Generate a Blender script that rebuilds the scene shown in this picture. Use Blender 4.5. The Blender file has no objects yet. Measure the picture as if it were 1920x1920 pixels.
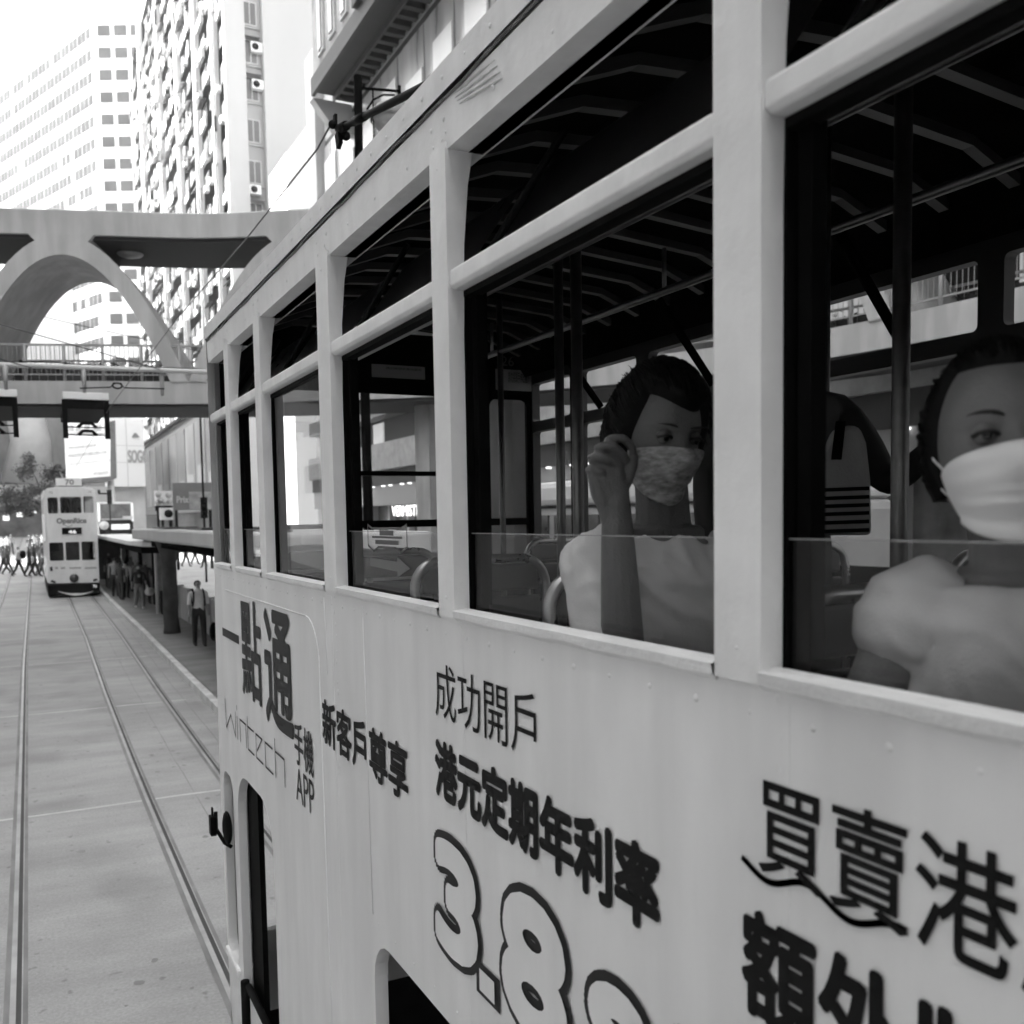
import bpy, bmesh, math, random
import numpy as np
from mathutils import Vector, Matrix, noise as mnoise
random.seed(7)
scn = bpy.context.scene
C = scn.collection

# ------------------------------------------------------------------ camera
F_, CX, CY, H = 1780., 960., 1090., 3.3
_v = np.array([50-CX, 985-CY, F_]); _v /= np.linalg.norm(_v)
_n = np.array([440, (F_*F_-910*440)/105., F_]); _n /= np.linalg.norm(_n)
_n -= _v*(_n @ _v); _n /= np.linalg.norm(_n)
_r = np.cross(_v, -_n)
if _r[0] < 0: _r = -_r
R_ = np.stack([_r, _v, -_n])
cam_d = bpy.data.cameras.new('camera'); cam = bpy.data.objects.new('camera', cam_d); C.objects.link(cam)
cam_d.sensor_width = 36; cam_d.lens = F_/1920*36
cam_d.shift_y = (CY-960)/1920
cam_d.clip_start = 0.05; cam_d.clip_end = 2000
cx_, cy_, cz_ = R_ @ np.array([1, 0, 0.]), R_ @ np.array([0, -1., 0]), R_ @ np.array([0, 0, -1.])
M = Matrix(((cx_[0], cy_[0], cz_[0], 0), (cx_[1], cy_[1], cz_[1], 0), (cx_[2], cy_[2], cz_[2], H), (0, 0, 0, 1)))
cam.matrix_world = M
cam_d.dof.use_dof = True; cam_d.dof.focus_distance = 3.0; cam_d.dof.aperture_fstop = 5.0
scn.camera = cam
# ------------------------------------------------------------------ light
SUN_AZ, SUN_EL = math.radians(-83), math.radians(43)      # azimuth from +Y, negative = towards -X
sdir = Vector((math.sin(SUN_AZ)*math.cos(SUN_EL), math.cos(SUN_AZ)*math.cos(SUN_EL), math.sin(SUN_EL)))
w = bpy.data.worlds.new('World'); scn.world = w; w.use_nodes = True
nt = w.node_tree; bg = nt.nodes['Background']
sky = nt.nodes.new('ShaderNodeTexSky'); sky.sky_type = 'NISHITA'; sky.sun_disc = False
sky.sun_elevation = SUN_EL; sky.sun_rotation = SUN_AZ; sky.air_density = 1.6; sky.dust_density = 3.0
bw = nt.nodes.new('ShaderNodeRGBToBW')
nt.links.new(sky.outputs[0], bw.inputs[0]); nt.links.new(bw.outputs[0], bg.inputs['Color']); bg.inputs['Strength'].default_value = 0.15
sl = bpy.data.lights.new('sun', 'SUN'); sl.energy = 2.0; sl.angle = math.radians(0.6); sl.color = (1, 1, 1)
so = bpy.data.objects.new('sun', sl); C.objects.link(so)
so.rotation_euler = (-sdir).to_track_quat('-Z', 'Y').to_euler(); so.location = (-40, 20, 60)
vs = scn.view_settings; vs.view_transform = 'Standard'; vs.look = 'None'; vs.exposure = 3.1; vs.gamma = 1.0

# ------------------------------------------------------------------ measuring helpers (photo pixel -> a point on a real plane)
def ray(x, y): return R_ @ np.array([x-CX, y-CY, F_])
def atX(x, y, X): d = ray(x, y); t = X/d[0]; return Vector((X, d[1]*t, d[2]*t+H))
def atY(x, y, Y): d = ray(x, y); t = Y/d[1]; return Vector((d[0]*t, Y, d[2]*t+H))
def atZ(x, y, Z): d = ray(x, y); t = (Z-H)/d[2]; return Vector((d[0]*t, d[1]*t, Z))
def atD(x, y, D): d = ray(x, y)*(D/F_); return Vector((d[0], d[1], d[2]+H))
def ground(Y):
    if Y < 44: return 0.
    t = min(1, (Y-44)/30.); s = t*t*(3-2*t)
    return .85*s + max(0, Y-74)*.011*(1 if Y < 190 else 1) if Y < 190 else .85+116*.011

# ------------------------------------------------------------------ materials
_mats = {}
def mat(name, v, rough=.6, metal=0., nscale=3., namt=.12, bump=0., bscale=60., spec=.5, stretch=(1, 1, 1), emit=0.):
    if name in _mats: return _mats[name]
    m = bpy.data.materials.new(name); m.use_nodes = True; t = m.node_tree; b = t.nodes['Principled BSDF']
    b.inputs['Roughness'].default_value = rough; b.inputs['Metallic'].default_value = metal
    b.inputs['Specular IOR Level'].default_value = spec
    b.inputs['Base Color'].default_value = (v, v, v, 1)
    tc = t.nodes.new('ShaderNodeTexCoord')
    if namt > 0:
        mp = t.nodes.new('ShaderNodeMapping'); mp.inputs['Scale'].default_value = stretch
        t.links.new(tc.outputs['Object'], mp.inputs[0])
        n = t.nodes.new('ShaderNodeTexNoise'); n.inputs['Scale'].default_value = nscale; n.inputs['Detail'].default_value = 7; n.inputs['Roughness'].default_value = .6
        t.links.new(mp.outputs[0], n.inputs['Vector'])
        r = t.nodes.new('ShaderNodeValToRGB'); e = r.color_ramp.elements
        lo, hi = max(0, v*(1-namt)), min(1, v*(1+namt))
        e[0].position = .3; e[1].position = .7
        e[0].color = (lo, lo, lo, 1); e[1].color = (hi, hi, hi, 1)
        t.links.new(n.outputs['Fac'], r.inputs[0]); t.links.new(r.outputs[0], b.inputs['Base Color'])
        mr = t.nodes.new('ShaderNodeMapRange'); mr.inputs['To Min'].default_value = max(.02, rough-.1); mr.inputs['To Max'].default_value = min(1, rough+.1)
        t.links.new(n.outputs['Fac'], mr.inputs[0]); t.links.new(mr.outputs[0], b.inputs['Roughness'])
    if bump > 0:
        n2 = t.nodes.new('ShaderNodeTexNoise'); n2.inputs['Scale'].default_value = bscale; n2.inputs['Detail'].default_value = 4
        t.links.new(tc.outputs['Object'], n2.inputs['Vector'])
        bp = t.nodes.new('ShaderNodeBump'); bp.inputs['Strength'].default_value = bump; bp.inputs['Distance'].default_value = .01
        t.links.new(n2.outputs['Fac'], bp.inputs['Height']); t.links.new(bp.outputs[0], b.inputs['Normal'])
    if emit > 0:
        b.inputs['Emission Color'].default_value = (1, 1, 1, 1); b.inputs['Emission Strength'].default_value = emit
    _mats[name] = m
    return m
def add_streaks(m, amt, scale, st):
    t = m.node_tree; b = t.nodes['Principled BSDF']; src = b.inputs['Base Color'].links[0].from_socket
    tc = t.nodes.new('ShaderNodeTexCoord'); mp = t.nodes.new('ShaderNodeMapping'); mp.inputs['Scale'].default_value = st; t.links.new(tc.outputs['Object'], mp.inputs[0])
    n = t.nodes.new('ShaderNodeTexNoise'); n.inputs['Scale'].default_value = scale; n.inputs['Detail'].default_value = 5; t.links.new(mp.outputs[0], n.inputs['Vector'])
    r = t.nodes.new('ShaderNodeMapRange'); r.inputs['From Min'].default_value = .42; r.inputs['From Max'].default_value = .62; r.inputs['To Min'].default_value = 1-amt; r.inputs['To Max'].default_value = 1.
    t.links.new(n.outputs['Fac'], r.inputs[0])
    mx = t.nodes.new('ShaderNodeMix'); mx.data_type = 'RGBA'; mx.blend_type = 'MULTIPLY'; mx.inputs['Factor'].default_value = 1
    t.links.new(src, mx.inputs['A']); t.links.new(r.outputs[0], mx.inputs['B']); t.links.new(mx.outputs['Result'], b.inputs['Base Color'])
def glassmat(name, tint=.85, rough=.02, refl=1.5):
    if name in _mats: return _mats[name]
    m = bpy.data.materials.new(name); m.use_nodes = True; t = m.node_tree
    t.nodes.remove(t.nodes['Principled BSDF']); out = t.nodes['Material Output']
    tr = t.nodes.new('ShaderNodeBsdfTransparent'); tr.inputs[0].default_value = (tint, tint, tint, 1)
    gl = t.nodes.new('ShaderNodeBsdfGlossy'); gl.inputs['Roughness'].default_value = rough; gl.inputs['Color'].default_value = (1, 1, 1, 1)
    lw = t.nodes.new('ShaderNodeLayerWeight'); lw.inputs['Blend'].default_value = .5
    pw = t.nodes.new('ShaderNodeMath'); pw.operation = 'POWER'; pw.inputs[1].default_value = 4.5; t.links.new(lw.outputs['Facing'], pw.inputs[0])
    fr = t.nodes.new('ShaderNodeMath'); fr.operation = 'MULTIPLY_ADD'; fr.inputs[1].default_value = refl; fr.inputs[2].default_value = .02; t.links.new(pw.outputs[0], fr.inputs[0])
    mx = t.nodes.new('ShaderNodeMixShader')
    t.links.new(fr.outputs[0], mx.inputs[0]); t.links.new(tr.outputs[0], mx.inputs[1]); t.links.new(gl.outputs[0], mx.inputs[2])
    t.links.new(mx.outputs[0], out.inputs['Surface'])
    _mats[name] = m
    return m

# ------------------------------------------------------------------ mesh helpers
class MB:
    def __init__(s): s.v = []; s.f = []; s.mi = []; s.sm = []
    def add(s, vs_, fs, mi=0, sm=False):
        o = len(s.v); s.v += [tuple(p) for p in vs_]
        for f in fs: s.f.append([i+o for i in f]); s.mi.append(mi); s.sm.append(sm)
        return s
    def box(s, x0, x1, y0, y1, z0, z1, mi=0):
        x0, x1 = min(x0, x1), max(x0, x1); y0, y1 = min(y0, y1), max(y0, y1); z0, z1 = min(z0, z1), max(z0, z1)
        v = [(x, y, z) for x in (x0, x1) for y in (y0, y1) for z in (z0, z1)]
        return s.add(v, [(0, 1, 3, 2), (4, 6, 7, 5), (0, 4, 5, 1), (2, 3, 7, 6), (0, 2, 6, 4), (1, 5, 7, 3)], mi)
    def obox(s, c, ax, ay, az, mi=0):          # oriented box: centre and three half-axis vectors
        c, ax, ay, az = map(Vector, (c, ax, ay, az))
        v = [c+ax*i+ay*j+az*k for i in (-1, 1) for j in (-1, 1) for k in (-1, 1)]
        return s.add(v, [(0, 1, 3, 2), (4, 6, 7, 5), (0, 4, 5, 1), (2, 3, 7, 6), (0, 2, 6, 4), (1, 5, 7, 3)], mi)
    def quad(s, a, b, c, d, mi=0): return s.add([a, b, c, d], [(0, 1, 2, 3)], mi)
    def tube(s, pts, r, n=10, mi=0, cap=True):
        pts = [Vector(p) for p in pts]; rs = r if isinstance(r, (list, tuple)) else [r]*len(pts)
        vs_, fs = [], []
        up = None
        for i, p in enumerate(pts):
            d = (pts[min(i+1, len(pts)-1)]-pts[max(i-1, 0)]).normalized()
            if up is None:
                up = Vector((0, 0, 1)) if abs(d.z) < .9 else Vector((1, 0, 0))
            a = d.cross(up).normalized(); b = a.cross(d).normalized(); up = b
            for k in range(n):
                t = 2*math.pi*k/n; vs_.append(p+(a*math.cos(t)+b*math.sin(t))*rs[i])
        for i in range(len(pts)-1):
            for k in range(n):
                fs.append((i*n+k, i*n+(k+1) % n, (i+1)*n+(k+1) % n, (i+1)*n+k))
        if cap: fs += [tuple(range(n-1, -1, -1)), tuple((len(pts)-1)*n+k for k in range(n))]
        return s.add(vs_, fs, mi, True)
    def ball(s, c, r, n=12, m=8, mi=0, half=False):
        c = Vector(c); r = Vector((r, r, r)) if not hasattr(r, '__len__') else Vector(r)
        vs_, fs = [], []
        for j in range(m+1):
            ph = math.pi*j/m*(.5 if half else 1)
            for k in range(n):
                t = 2*math.pi*k/n
                vs_.append(c+Vector((r.x*math.sin(ph)*math.cos(t), r.y*math.sin(ph)*math.sin(t), r.z*math.cos(ph))))
        for j in range(m):
            for k in range(n): fs.append((j*n+k, (j+1)*n+k, (j+1)*n+(k+1) % n, j*n+(k+1) % n))
        return s.add(vs_, fs, mi, True)
    def prism(s, poly, d, mi=0):               # poly: 3D points (planar, convex), extruded by vector d
        n = len(poly); d = Vector(d); vs_ = [Vector(p) for p in poly]+[Vector(p)+d for p in poly]
        fs = [tuple(range(n)), tuple(range(2*n-1, n-1, -1))]+[(i, i+n, (i+1) % n+n, (i+1) % n) for i in range(n)]
        return s.add(vs_, fs, mi)
    def strip(s, A, B, mi=0, sm=False):        # ribbon between two polylines
        n = len(A); return s.add(list(A)+list(B), [(i, i+1, n+i+1, n+i) for i in range(n-1)], mi, sm)
    def sweep(s, path, prof, mi=0, sm=False, closed=True):   # prof: list of (side, up) swept in plan along path of (x,y,z)
        pts = [Vector(p) for p in path]; k = len(prof); vs_, fs = [], []
        for i, p in enumerate(pts):
            d = (pts[min(i+1, len(pts)-1)]-pts[max(i-1, 0)]); d.z = 0; d.normalize()
            sd = Vector((-d.y, d.x, 0))
            for a, b in prof: vs_.append(p+sd*a+Vector((0, 0, b)))
        for i in range(len(pts)-1):
            for j in range(k if closed else k-1):
                fs.append((i*k+j, i*k+(j+1) % k, (i+1)*k+(j+1) % k, (i+1)*k+j))
        if closed: fs += [tuple(range(k-1, -1, -1)), tuple((len(pts)-1)*k+j for j in range(k))]
        return s.add(vs_, fs, mi, sm)
    def build(s, name, mats, parent=None, bevel=0., fixn=True):
        me = bpy.data.meshes.new(name); me.from_pydata(s.v, [], s.f)
        for m in (mats if isinstance(mats, (list, tuple)) else [mats]): me.materials.append(m)
        me.polygons.foreach_set('material_index', s.mi); me.polygons.foreach_set('use_smooth', s.sm)
        if fixn:
            bm = bmesh.new(); bm.from_mesh(me); bmesh.ops.recalc_face_normals(bm, faces=bm.faces); bm.to_mesh(me); bm.free()
        o = bpy.data.objects.new(name, me); C.objects.link(o)
        if parent: setpar(o, parent)
        if bevel > 0:
            b = o.modifiers.new('bevel', 'BEVEL'); b.width = bevel; b.segments = 2; b.limit_method = 'ANGLE'; b.harden_normals = False
        return o
def setpar(o, p):
    o.parent = p
    if p.type == 'EMPTY': o.matrix_parent_inverse = Matrix.Translation(p.location).inverted()
def thing(name, label, cat, loc=(0, 0, 0), group=None):
    o = bpy.data.objects.new(name, None); C.objects.link(o); o.location = loc; o.empty_display_size = .2
    return tag(o, label, cat, group)
def tag(o, label, cat, group=None):
    o['label'] = label; o['category'] = cat
    if group: o['group'] = group
    return o
def struct(o, kind='structure'): o['kind'] = kind; return o
def polyface(loops, fn, depth=0.):
    """2D outline with holes -> MB mesh via a filled curve; fn maps (u,v,w) to 3D, w in [-depth/2, depth/2]"""
    cu = bpy.data.curves.new('tmp', 'CURVE'); cu.dimensions = '2D'; cu.fill_mode = 'BOTH'; cu.extrude = depth/2
    for lp in loops:
        sp = cu.splines.new('POLY'); sp.points.add(len(lp)-1); sp.use_cyclic_u = True
        for i, (u, v) in enumerate(lp): sp.points[i].co = (u, v, 0, 1)
    o = bpy.data.objects.new('tmp', cu); C.objects.link(o)
    dg = bpy.context.evaluated_depsgraph_get(); me = bpy.data.meshes.new_from_object(o.evaluated_get(dg))
    mb = MB(); mb.add([fn(*v.co) for v in me.vertices], [tuple(p.vertices) for p in me.polygons])
    bpy.data.objects.remove(o); bpy.data.curves.remove(cu); bpy.data.meshes.remove(me)
    return mb
def text_mb(body, u0, u1, v0, v1, fn, bold=0., spacing=1., mb=None, fit=None, dirs=8, lift=None):
    """lettering fitted to the rectangle (u0..u1, v0..v1); fn maps (u,v) to 3D; bold thickens the strokes (metres)"""
    cu = bpy.data.curves.new('tmp', 'FONT'); cu.body = body; cu.space_character = spacing; cu.resolution_u = 4
    o = bpy.data.objects.new('tmp', cu); C.objects.link(o)
    dg = bpy.context.evaluated_depsgraph_get(); me = bpy.data.meshes.new_from_object(o.evaluated_get(dg))
    xs = [v.co.x for v in me.vertices]; ys = [v.co.y for v in me.vertices]
    bx = fit or (min(xs), max(xs), min(ys), max(ys))
    mb = mb or MB(); sh = [(0, 0)]
    if bold > 0: sh += [(bold*math.cos(2*math.pi*k/dirs), bold*math.sin(2*math.pi*k/dirs)) for k in range(dirs)]
    sg = 1 if u1 > u0 else -1
    if bold > 0: u0 += sg*bold; u1 -= sg*bold; v0 += bold; v1 -= bold
    l = Vector(lift) if lift else (fn(1, 0)-fn(0, 0)).cross(fn(0, 1)-fn(0, 0)).normalized()*(-sg)
    for i, (a, b) in enumerate(sh):
        mb.add([fn(u0+a+(v.co.x-bx[0])/(bx[1]-bx[0])*(u1-u0), v0+b+(v.co.y-bx[2])/(bx[3]-bx[2])*(v1-v0))+l*(.00006*i) for v in me.vertices], [tuple(p.vertices) for p in me.polygons])
    bpy.data.objects.remove(o); bpy.data.curves.remove(cu); bpy.data.meshes.remove(me)
    mb.bx = bx
    return mb
def rrect(u0, u1, v0, v1, r, n=5, corners=(1, 1, 1, 1)):   # bl, br, tr, tl
    out = []
    for (cu, cv, a0, k) in ((u0+r, v0+r, 180, 0), (u1-r, v0+r, 270, 1), (u1-r, v1-r, 0, 2), (u0+r, v1-r, 90, 3)):
        if corners[k]:
            for i in range(n+1):
                a = math.radians(a0+90*i/n); out.append((cu+r*math.cos(a), cv+r*math.sin(a)))
        else: out.append((u0 if k in (0, 3) else u1, v0 if k in (0, 1) else v1))
    return out
def rivets(mb, pts, nrm, r=.006):
    nrm = Vector(nrm)
    for p in pts:
        p = Vector(p); r_ = r*.8*(1+.25*math.sin(p.y*91+p.z*57)); a = nrm.orthogonal().normalized(); b = nrm.cross(a); vs_ = [p+nrm*r_*.5]; n = 8
        for rr, h in ((.6, .38), (1, 0)):
            for k in range(n): t = 2*math.pi*k/n; vs_.append(p+(a*math.cos(t)+b*math.sin(t))*r_*rr+nrm*h*r_)
        fs = [(0, 1+k, 1+(k+1) % n) for k in range(n)]+[(1+k, 1+n+k, 1+n+(k+1) % n, 1+(k+1) % n) for k in range(n)]
        mb.add(vs_, fs, 0, True)

# palette
M_paint = mat('tram_paint', .82, .36, nscale=1.3, namt=.05, bump=.25, bscale=3.2, spec=.4)
M_trim = mat('tram_trim_paint', .84, .42, nscale=6, namt=.07, bump=.15, bscale=40)
M_sill = mat('chipped_sill_paint', .80, .5, nscale=14, namt=.14, bump=.4, bscale=70, stretch=(1, .35, 3))
M_ink = mat('black_lettering', .008, .55, namt=0, spec=.12)
M_inkgrey = mat('grey_lettering', .10, .5, namt=0)
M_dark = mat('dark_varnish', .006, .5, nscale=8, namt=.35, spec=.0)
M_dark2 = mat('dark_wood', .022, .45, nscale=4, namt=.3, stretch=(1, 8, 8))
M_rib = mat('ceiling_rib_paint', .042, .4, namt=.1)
M_black = mat('black_rubber', .008, .6, namt=0, spec=.03)
M_steel = mat('brushed_steel', .5, .3, metal=1, namt=.1, nscale=20)
M_dsteel = mat('dull_steel', .22, .4, metal=.9, namt=.15, nscale=20)
M_glass = glassmat('window_glass', .90, .02, .30)
M_glass2 = glassmat('closed_window_glass', .78, .02, .45)
M_concrete = mat('concrete', .36, .85, nscale=.9, namt=.18, bump=.3, bscale=30)
M_concl = mat('painted_concrete', .47, .8, nscale=.7, namt=.12, stretch=(1, 1, .35))
M_white = mat('white_wall', .80, .8, nscale=.1, namt=.05)
M_win = mat('window_dark_glass', .10, .12, namt=.2, nscale=.5)

add_streaks(M_paint, .07, 1.6, (1, 4, .25)); add_streaks(M_paint, .05, 9, (1, 1, .35)); add_streaks(M_trim, .06, 2.5, (1, 5, .4))
# ================================================================== SETTING
def grid_sheet(name, xs, ys, fz, m, kind='structure'):
    mb = MB(); nx = len(xs); v = [(x, y, fz(x, y)) for y in ys for x in xs]
    mb.add(v, [(j*nx+i, j*nx+i+1, (j+1)*nx+i+1, (j+1)*nx+i) for j in range(len(ys)-1) for i in range(nx-1)], 0, True)
    o = mb.build(name, m, fixn=False); o['kind'] = kind; return o
def road_mat():
    m = bpy.data.materials.new('road_concrete'); m.use_nodes = True; t = m.node_tree; b = t.nodes['Principled BSDF']; L = t.links.new
    tc = t.nodes.new('ShaderNodeTexCoord')
    def noise(scale, st, det=6):
        mp = t.nodes.new('ShaderNodeMapping'); mp.inputs['Scale'].default_value = st; L(tc.outputs['Object'], mp.inputs[0])
        n = t.nodes.new('ShaderNodeTexNoise'); n.inputs['Scale'].default_value = scale; n.inputs['Detail'].default_value = det; n.inputs['Roughness'].default_value = .65
        L(mp.outputs[0], n.inputs['Vector']); return n.outputs['Fac']
    def ramp(f, p0, p1, a, c):
        r = t.nodes.new('ShaderNodeMapRange'); r.inputs['From Min'].default_value = p0; r.inputs['From Max'].default_value = p1
        r.inputs['To Min'].default_value = a; r.inputs['To Max'].default_value = c; L(f, r.inputs[0]); return r.outputs[0]
    def mul(a, c):
        n = t.nodes.new('ShaderNodeMath'); n.operation = 'MULTIPLY'; L(a, n.inputs[0])
        if isinstance(c, float): n.inputs[1].default_value = c
        else: L(c, n.inputs[1])
        return n.outputs[0]
    base = ramp(noise(.55, (1, 1, 1)), .3, .7, .25, .335)
    streak = ramp(noise(1.0, (.35, 1.6, 1), 5), .35, .65, .87, 1.10)
    fine = ramp(noise(40, (1, 1, 1), 3), .3, .7, .84, 1.14)
    patch = ramp(noise(.9, (.5, .35, 1), 2), .55, .62, 1., .86)
    spots = ramp(noise(6, (1, 1, 1), 2), .66, .72, 1., .66)
    out = mul(mul(mul(base, streak), mul(fine, patch)), spots)
    cb = t.nodes.new('ShaderNodeCombineColor'); [L(out, cb.inputs[i]) for i in range(3)]
    L(cb.outputs[0], b.inputs['Base Color']); b.inputs['Roughness'].default_value = .8
    bp = t.nodes.new('ShaderNodeBump'); bp.inputs['Strength'].default_value = .35; bp.inputs['Distance'].default_value = .008
    L(noise(55, (1, 1, 1), 4), bp.inputs['Height']); L(bp.outputs[0], b.inputs['Normal'])
    return m
YS = [-40, -20, -5] + [i for i in range(0, 100, 2)] + [100, 110, 125, 145, 170, 190, 250, 340]
grid_sheet('road', [-60, -20, -8, -4, 0, 4, 8, 14, 24, 60], YS, lambda x, y: ground(y), road_mat())
M_bit = mat('rail_joint_bitumen', .17, .7, nscale=3, namt=.35, stretch=(1, .4, 1))
M_rail = mat('worn_rail_steel', .30, .45, metal=.3, nscale=2, namt=.3)
M_groove = mat('rail_groove_dirt', .05, .9, namt=.2)
def off_r(Y):  # lateral shift of the tram track beside the camera, which bends to the right further on
    return np.interp(Y, [0, 8, 13, 20, 30, 45, 60, 100, 200], [0, 0, .02, .10, .27, .40, .44, .5, .9])
def off_l(Y): return np.interp(Y, [0, 25, 45, 70, 200], [0, .03, .15, .4, .9])
RY = [-6, -3, 0] + [i*2. for i in range(1, 50)] + [110, 130, 160, 200]
for i, (x0, fn, lab) in enumerate(((1.12, off_r, 'grooved steel rail running out from under the near tram side towards the oncoming tram'),
                              (2.07, off_r, 'grooved steel rail nearest the platform kerb, partly hidden by the near tram'),
                              (-.24, off_l, 'grooved steel rail running almost straight up the left edge of the photo'),
                              (-1.28, off_l, 'grooved steel rail just left of the picture, seen only far down the street'))):
    mb = MB()
    for (a, b, dz, mi) in ((-.06, .09, .004, 0), (-.022, .016, .009, 1), (.016, .05, .0085, 2), (.05, .058, .009, 1)):
        A = [(x0+fn(y)+a, y, ground(y)+dz) for y in RY]; B = [(x0+fn(y)+b, y, ground(y)+dz) for y in RY]
        mb.strip(A, B, mi)
    o = mb.build('tram_rail', [M_bit, M_rail, M_groove]); tag(o, lab, 'rail', 'tram rails set in the road')
# thin pour joints across the road
M_joint = mat('pale_joint_filler', .50, .8, nscale=5, namt=.25)
mbj = MB()
for y in (11.9, 18.4, 25.0, 33.0):
    pts = [(-3+.5*i, y+.012*math.sin(i*1.7+y), .0035) for i in range(0, 12)]
    mbj.strip(pts, [(p[0], p[1]+.035+.02*abs(math.sin(p[0]*3)), p[2]) for p in pts])
struct(mbj.build('road_joint', M_joint))
mbs = MB()
for x0, y0_, y1_, w_ in ((1.66, 9, 46, .010), (2.38, 10, 40, .012)):
    ys_ = np.arange(y0_, y1_, 1.); A = [(x0+off_r(y)+.006*math.sin(y*2.1), y, ground(y)+.0034) for y in ys_]; mbs.strip(A, [(p[0]+w_*(1+.5*math.sin(p[1]*3)), p[1], p[2]) for p in A])
struct(mbs.build('slab_crack', mat('dark_crack_fill', .20, .8, namt=.3)))
rg = random.Random(31); mbs = MB()
for i in range(46):
    y = rg.uniform(6.5, 34); x = rg.choice((.45, .55, 1.6, 1.7, -.6))+rg.gauss(0, .16); r = rg.uniform(.012, .05); n = 9
    mbs.add([(x+r*math.cos(6.283*k/n)*rg.uniform(.6, 1.2), y+r*1.3*math.sin(6.283*k/n)*rg.uniform(.6, 1.2), ground(y)+.0030) for k in range(n)], [tuple(range(n))])
o = mbs.build('oil_spots', mat('oil_stain', .17, .6, namt=.3)); o['kind'] = 'stuff'
# tram platform (an island) with its pale kerb
PX = lambda y: 2.72+off_r(y)*.55
M_pave = mat('platform_paving', .17, .75, nscale=1.1, namt=.4, stretch=(.6, 1.3, 1), bump=.2)
PY = [6., 8, 10, 12, 14, 17, 20, 23, 26, 29, 32, 36, 40, 44, 48, 52, 56]
gp = lambda y: ground(y)+.15
mb = MB(); mb.strip([(PX(y)+.16, y, gp(y)) for y in PY], [(4.75+off_r(y)*.4, y, gp(y)) for y in PY]); struct(mb.build('tram_platform', M_pave))
mb = MB(); mb.sweep([(PX(y)+.08, y, ground(y)) for y in PY], [(-.08, -.02), (.08, -.02), (.08, .153), (-.06, .153), (-.08, .13)])
o = mb.build('platform_kerb', mat('kerb_stone', .52, .8, nscale=2.5, namt=.3)); struct(o)
# sunlit crossing stripes far down the street
mb = MB()
for k in range(16):
    x = -9+k*1.5; A = [(x, y, ground(y)+.005) for y in (70, 71.5, 73, 74.5)]; mb.strip(A, [(p[0]+.75, p[1], p[2]) for p in A])
struct(mb.build('crossing_stripes', mat('road_paint', .75, .7, namt=.15)))
mb = MB(); mb.strip([(18.2, y, ground(y)+.12) for y in YS[1:]], [(15, y, ground(y)+.12) for y in YS[1:]]); struct(mb.build('pavement', M_pave))

# ================================================================== NEAR TRAM
D = .85                       # plane of the outer skin
XF = 2.75                     # far side
YE = 5.09                     # front end
YB = -3.2                     # rear end (behind the camera)
tram = thing('double_decker_tram', 'large pale double-decker tram close alongside with advertising lettering and open upper windows', 'tram', (1.8, 1, 0))
side = lambda u, v, w=0: Vector((D+.02+w, u, v))
# lower side panel with rounded lower-deck openings
outer = [(YB, .45), (4.98, .45), (5.06, 1.0), (YE+.015, 1.9), (YE, 2.6), (5.05, 3.085), (YB, 3.085)]
op = [rrect(4.75, 5.01, 1.06, 2.03, .09), rrect(3.89, 4.64, .62, 2.11, .22, 6, (0, 0, 1, 1)), rrect(1.35, 2.60, .95, 2.09, .13)]
op += [rrect(.0, 1.2, .95, 2.09, .13), rrect(-1.35, -.15, .95, 2.09, .13), rrect(-2.9, -1.6, .62, 2.11, .2)]
mb = polyface([outer]+op, side, .04)
rivets(mb, [(D, 5.0-.115*i, 3.035) for i in range(0, 68)], (-1, 0, 0), .0065)
rivets(mb, [(D, y, 2.14) for y in [2.55-.14*i for i in range(9)]], (-1, 0, 0), .004)
rivets(mb, [(D, 5.03+.02*math.sin(i), 3.0-.11*i) for i in range(18)], (-1, 0, 0), .004)
# shallow welded ridges and panel seams
for a, b, rr in (((4.75, 2.97), (3.25, 2.97), .003), ((3.1, 2.85), (3.06, .5), .0028), ((2.62, 3.05), (2.6, 2.15), .0022)):
    mb.tube([(D, a[0], a[1]), (D, b[0], b[1])], rr, 6)
mb.tube([(D, 3.25+.15*math.cos(t)*-1, 2.82+.15*math.sin(t)) for t in [math.pi/2*k/6 for k in range(7)][::-1]], .003, 6)
mb.tube([(D, 3.02, 3.05), (D, 3.0, 2.80)], .002, 6)
for (ya, yb) in ((1.915, 1.985), (.90, .975), (-.08, 0), (2.93, 3.0)):
    mb.box(D-.0006, D+.002, ya, yb, .46, 3.06)
side_panel = mb.build('side_panel', M_paint, tram)
# overlapping strips over the posts' feet (chipped weld marks)
mb = MB()
for y in (1.93, .92, 2.9):
    for k in range(14):
        z = 3.06-.04*k*(1+.2*random.random()); mb.ball((D+.001, y+random.uniform(-.012, .012), z), (.0025, random.uniform(.003, .007), random.uniform(.004, .012)), 6, 4)
o = mb.build('weld_scar', M_paint, tram); o['kind'] = 'stuff'
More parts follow.
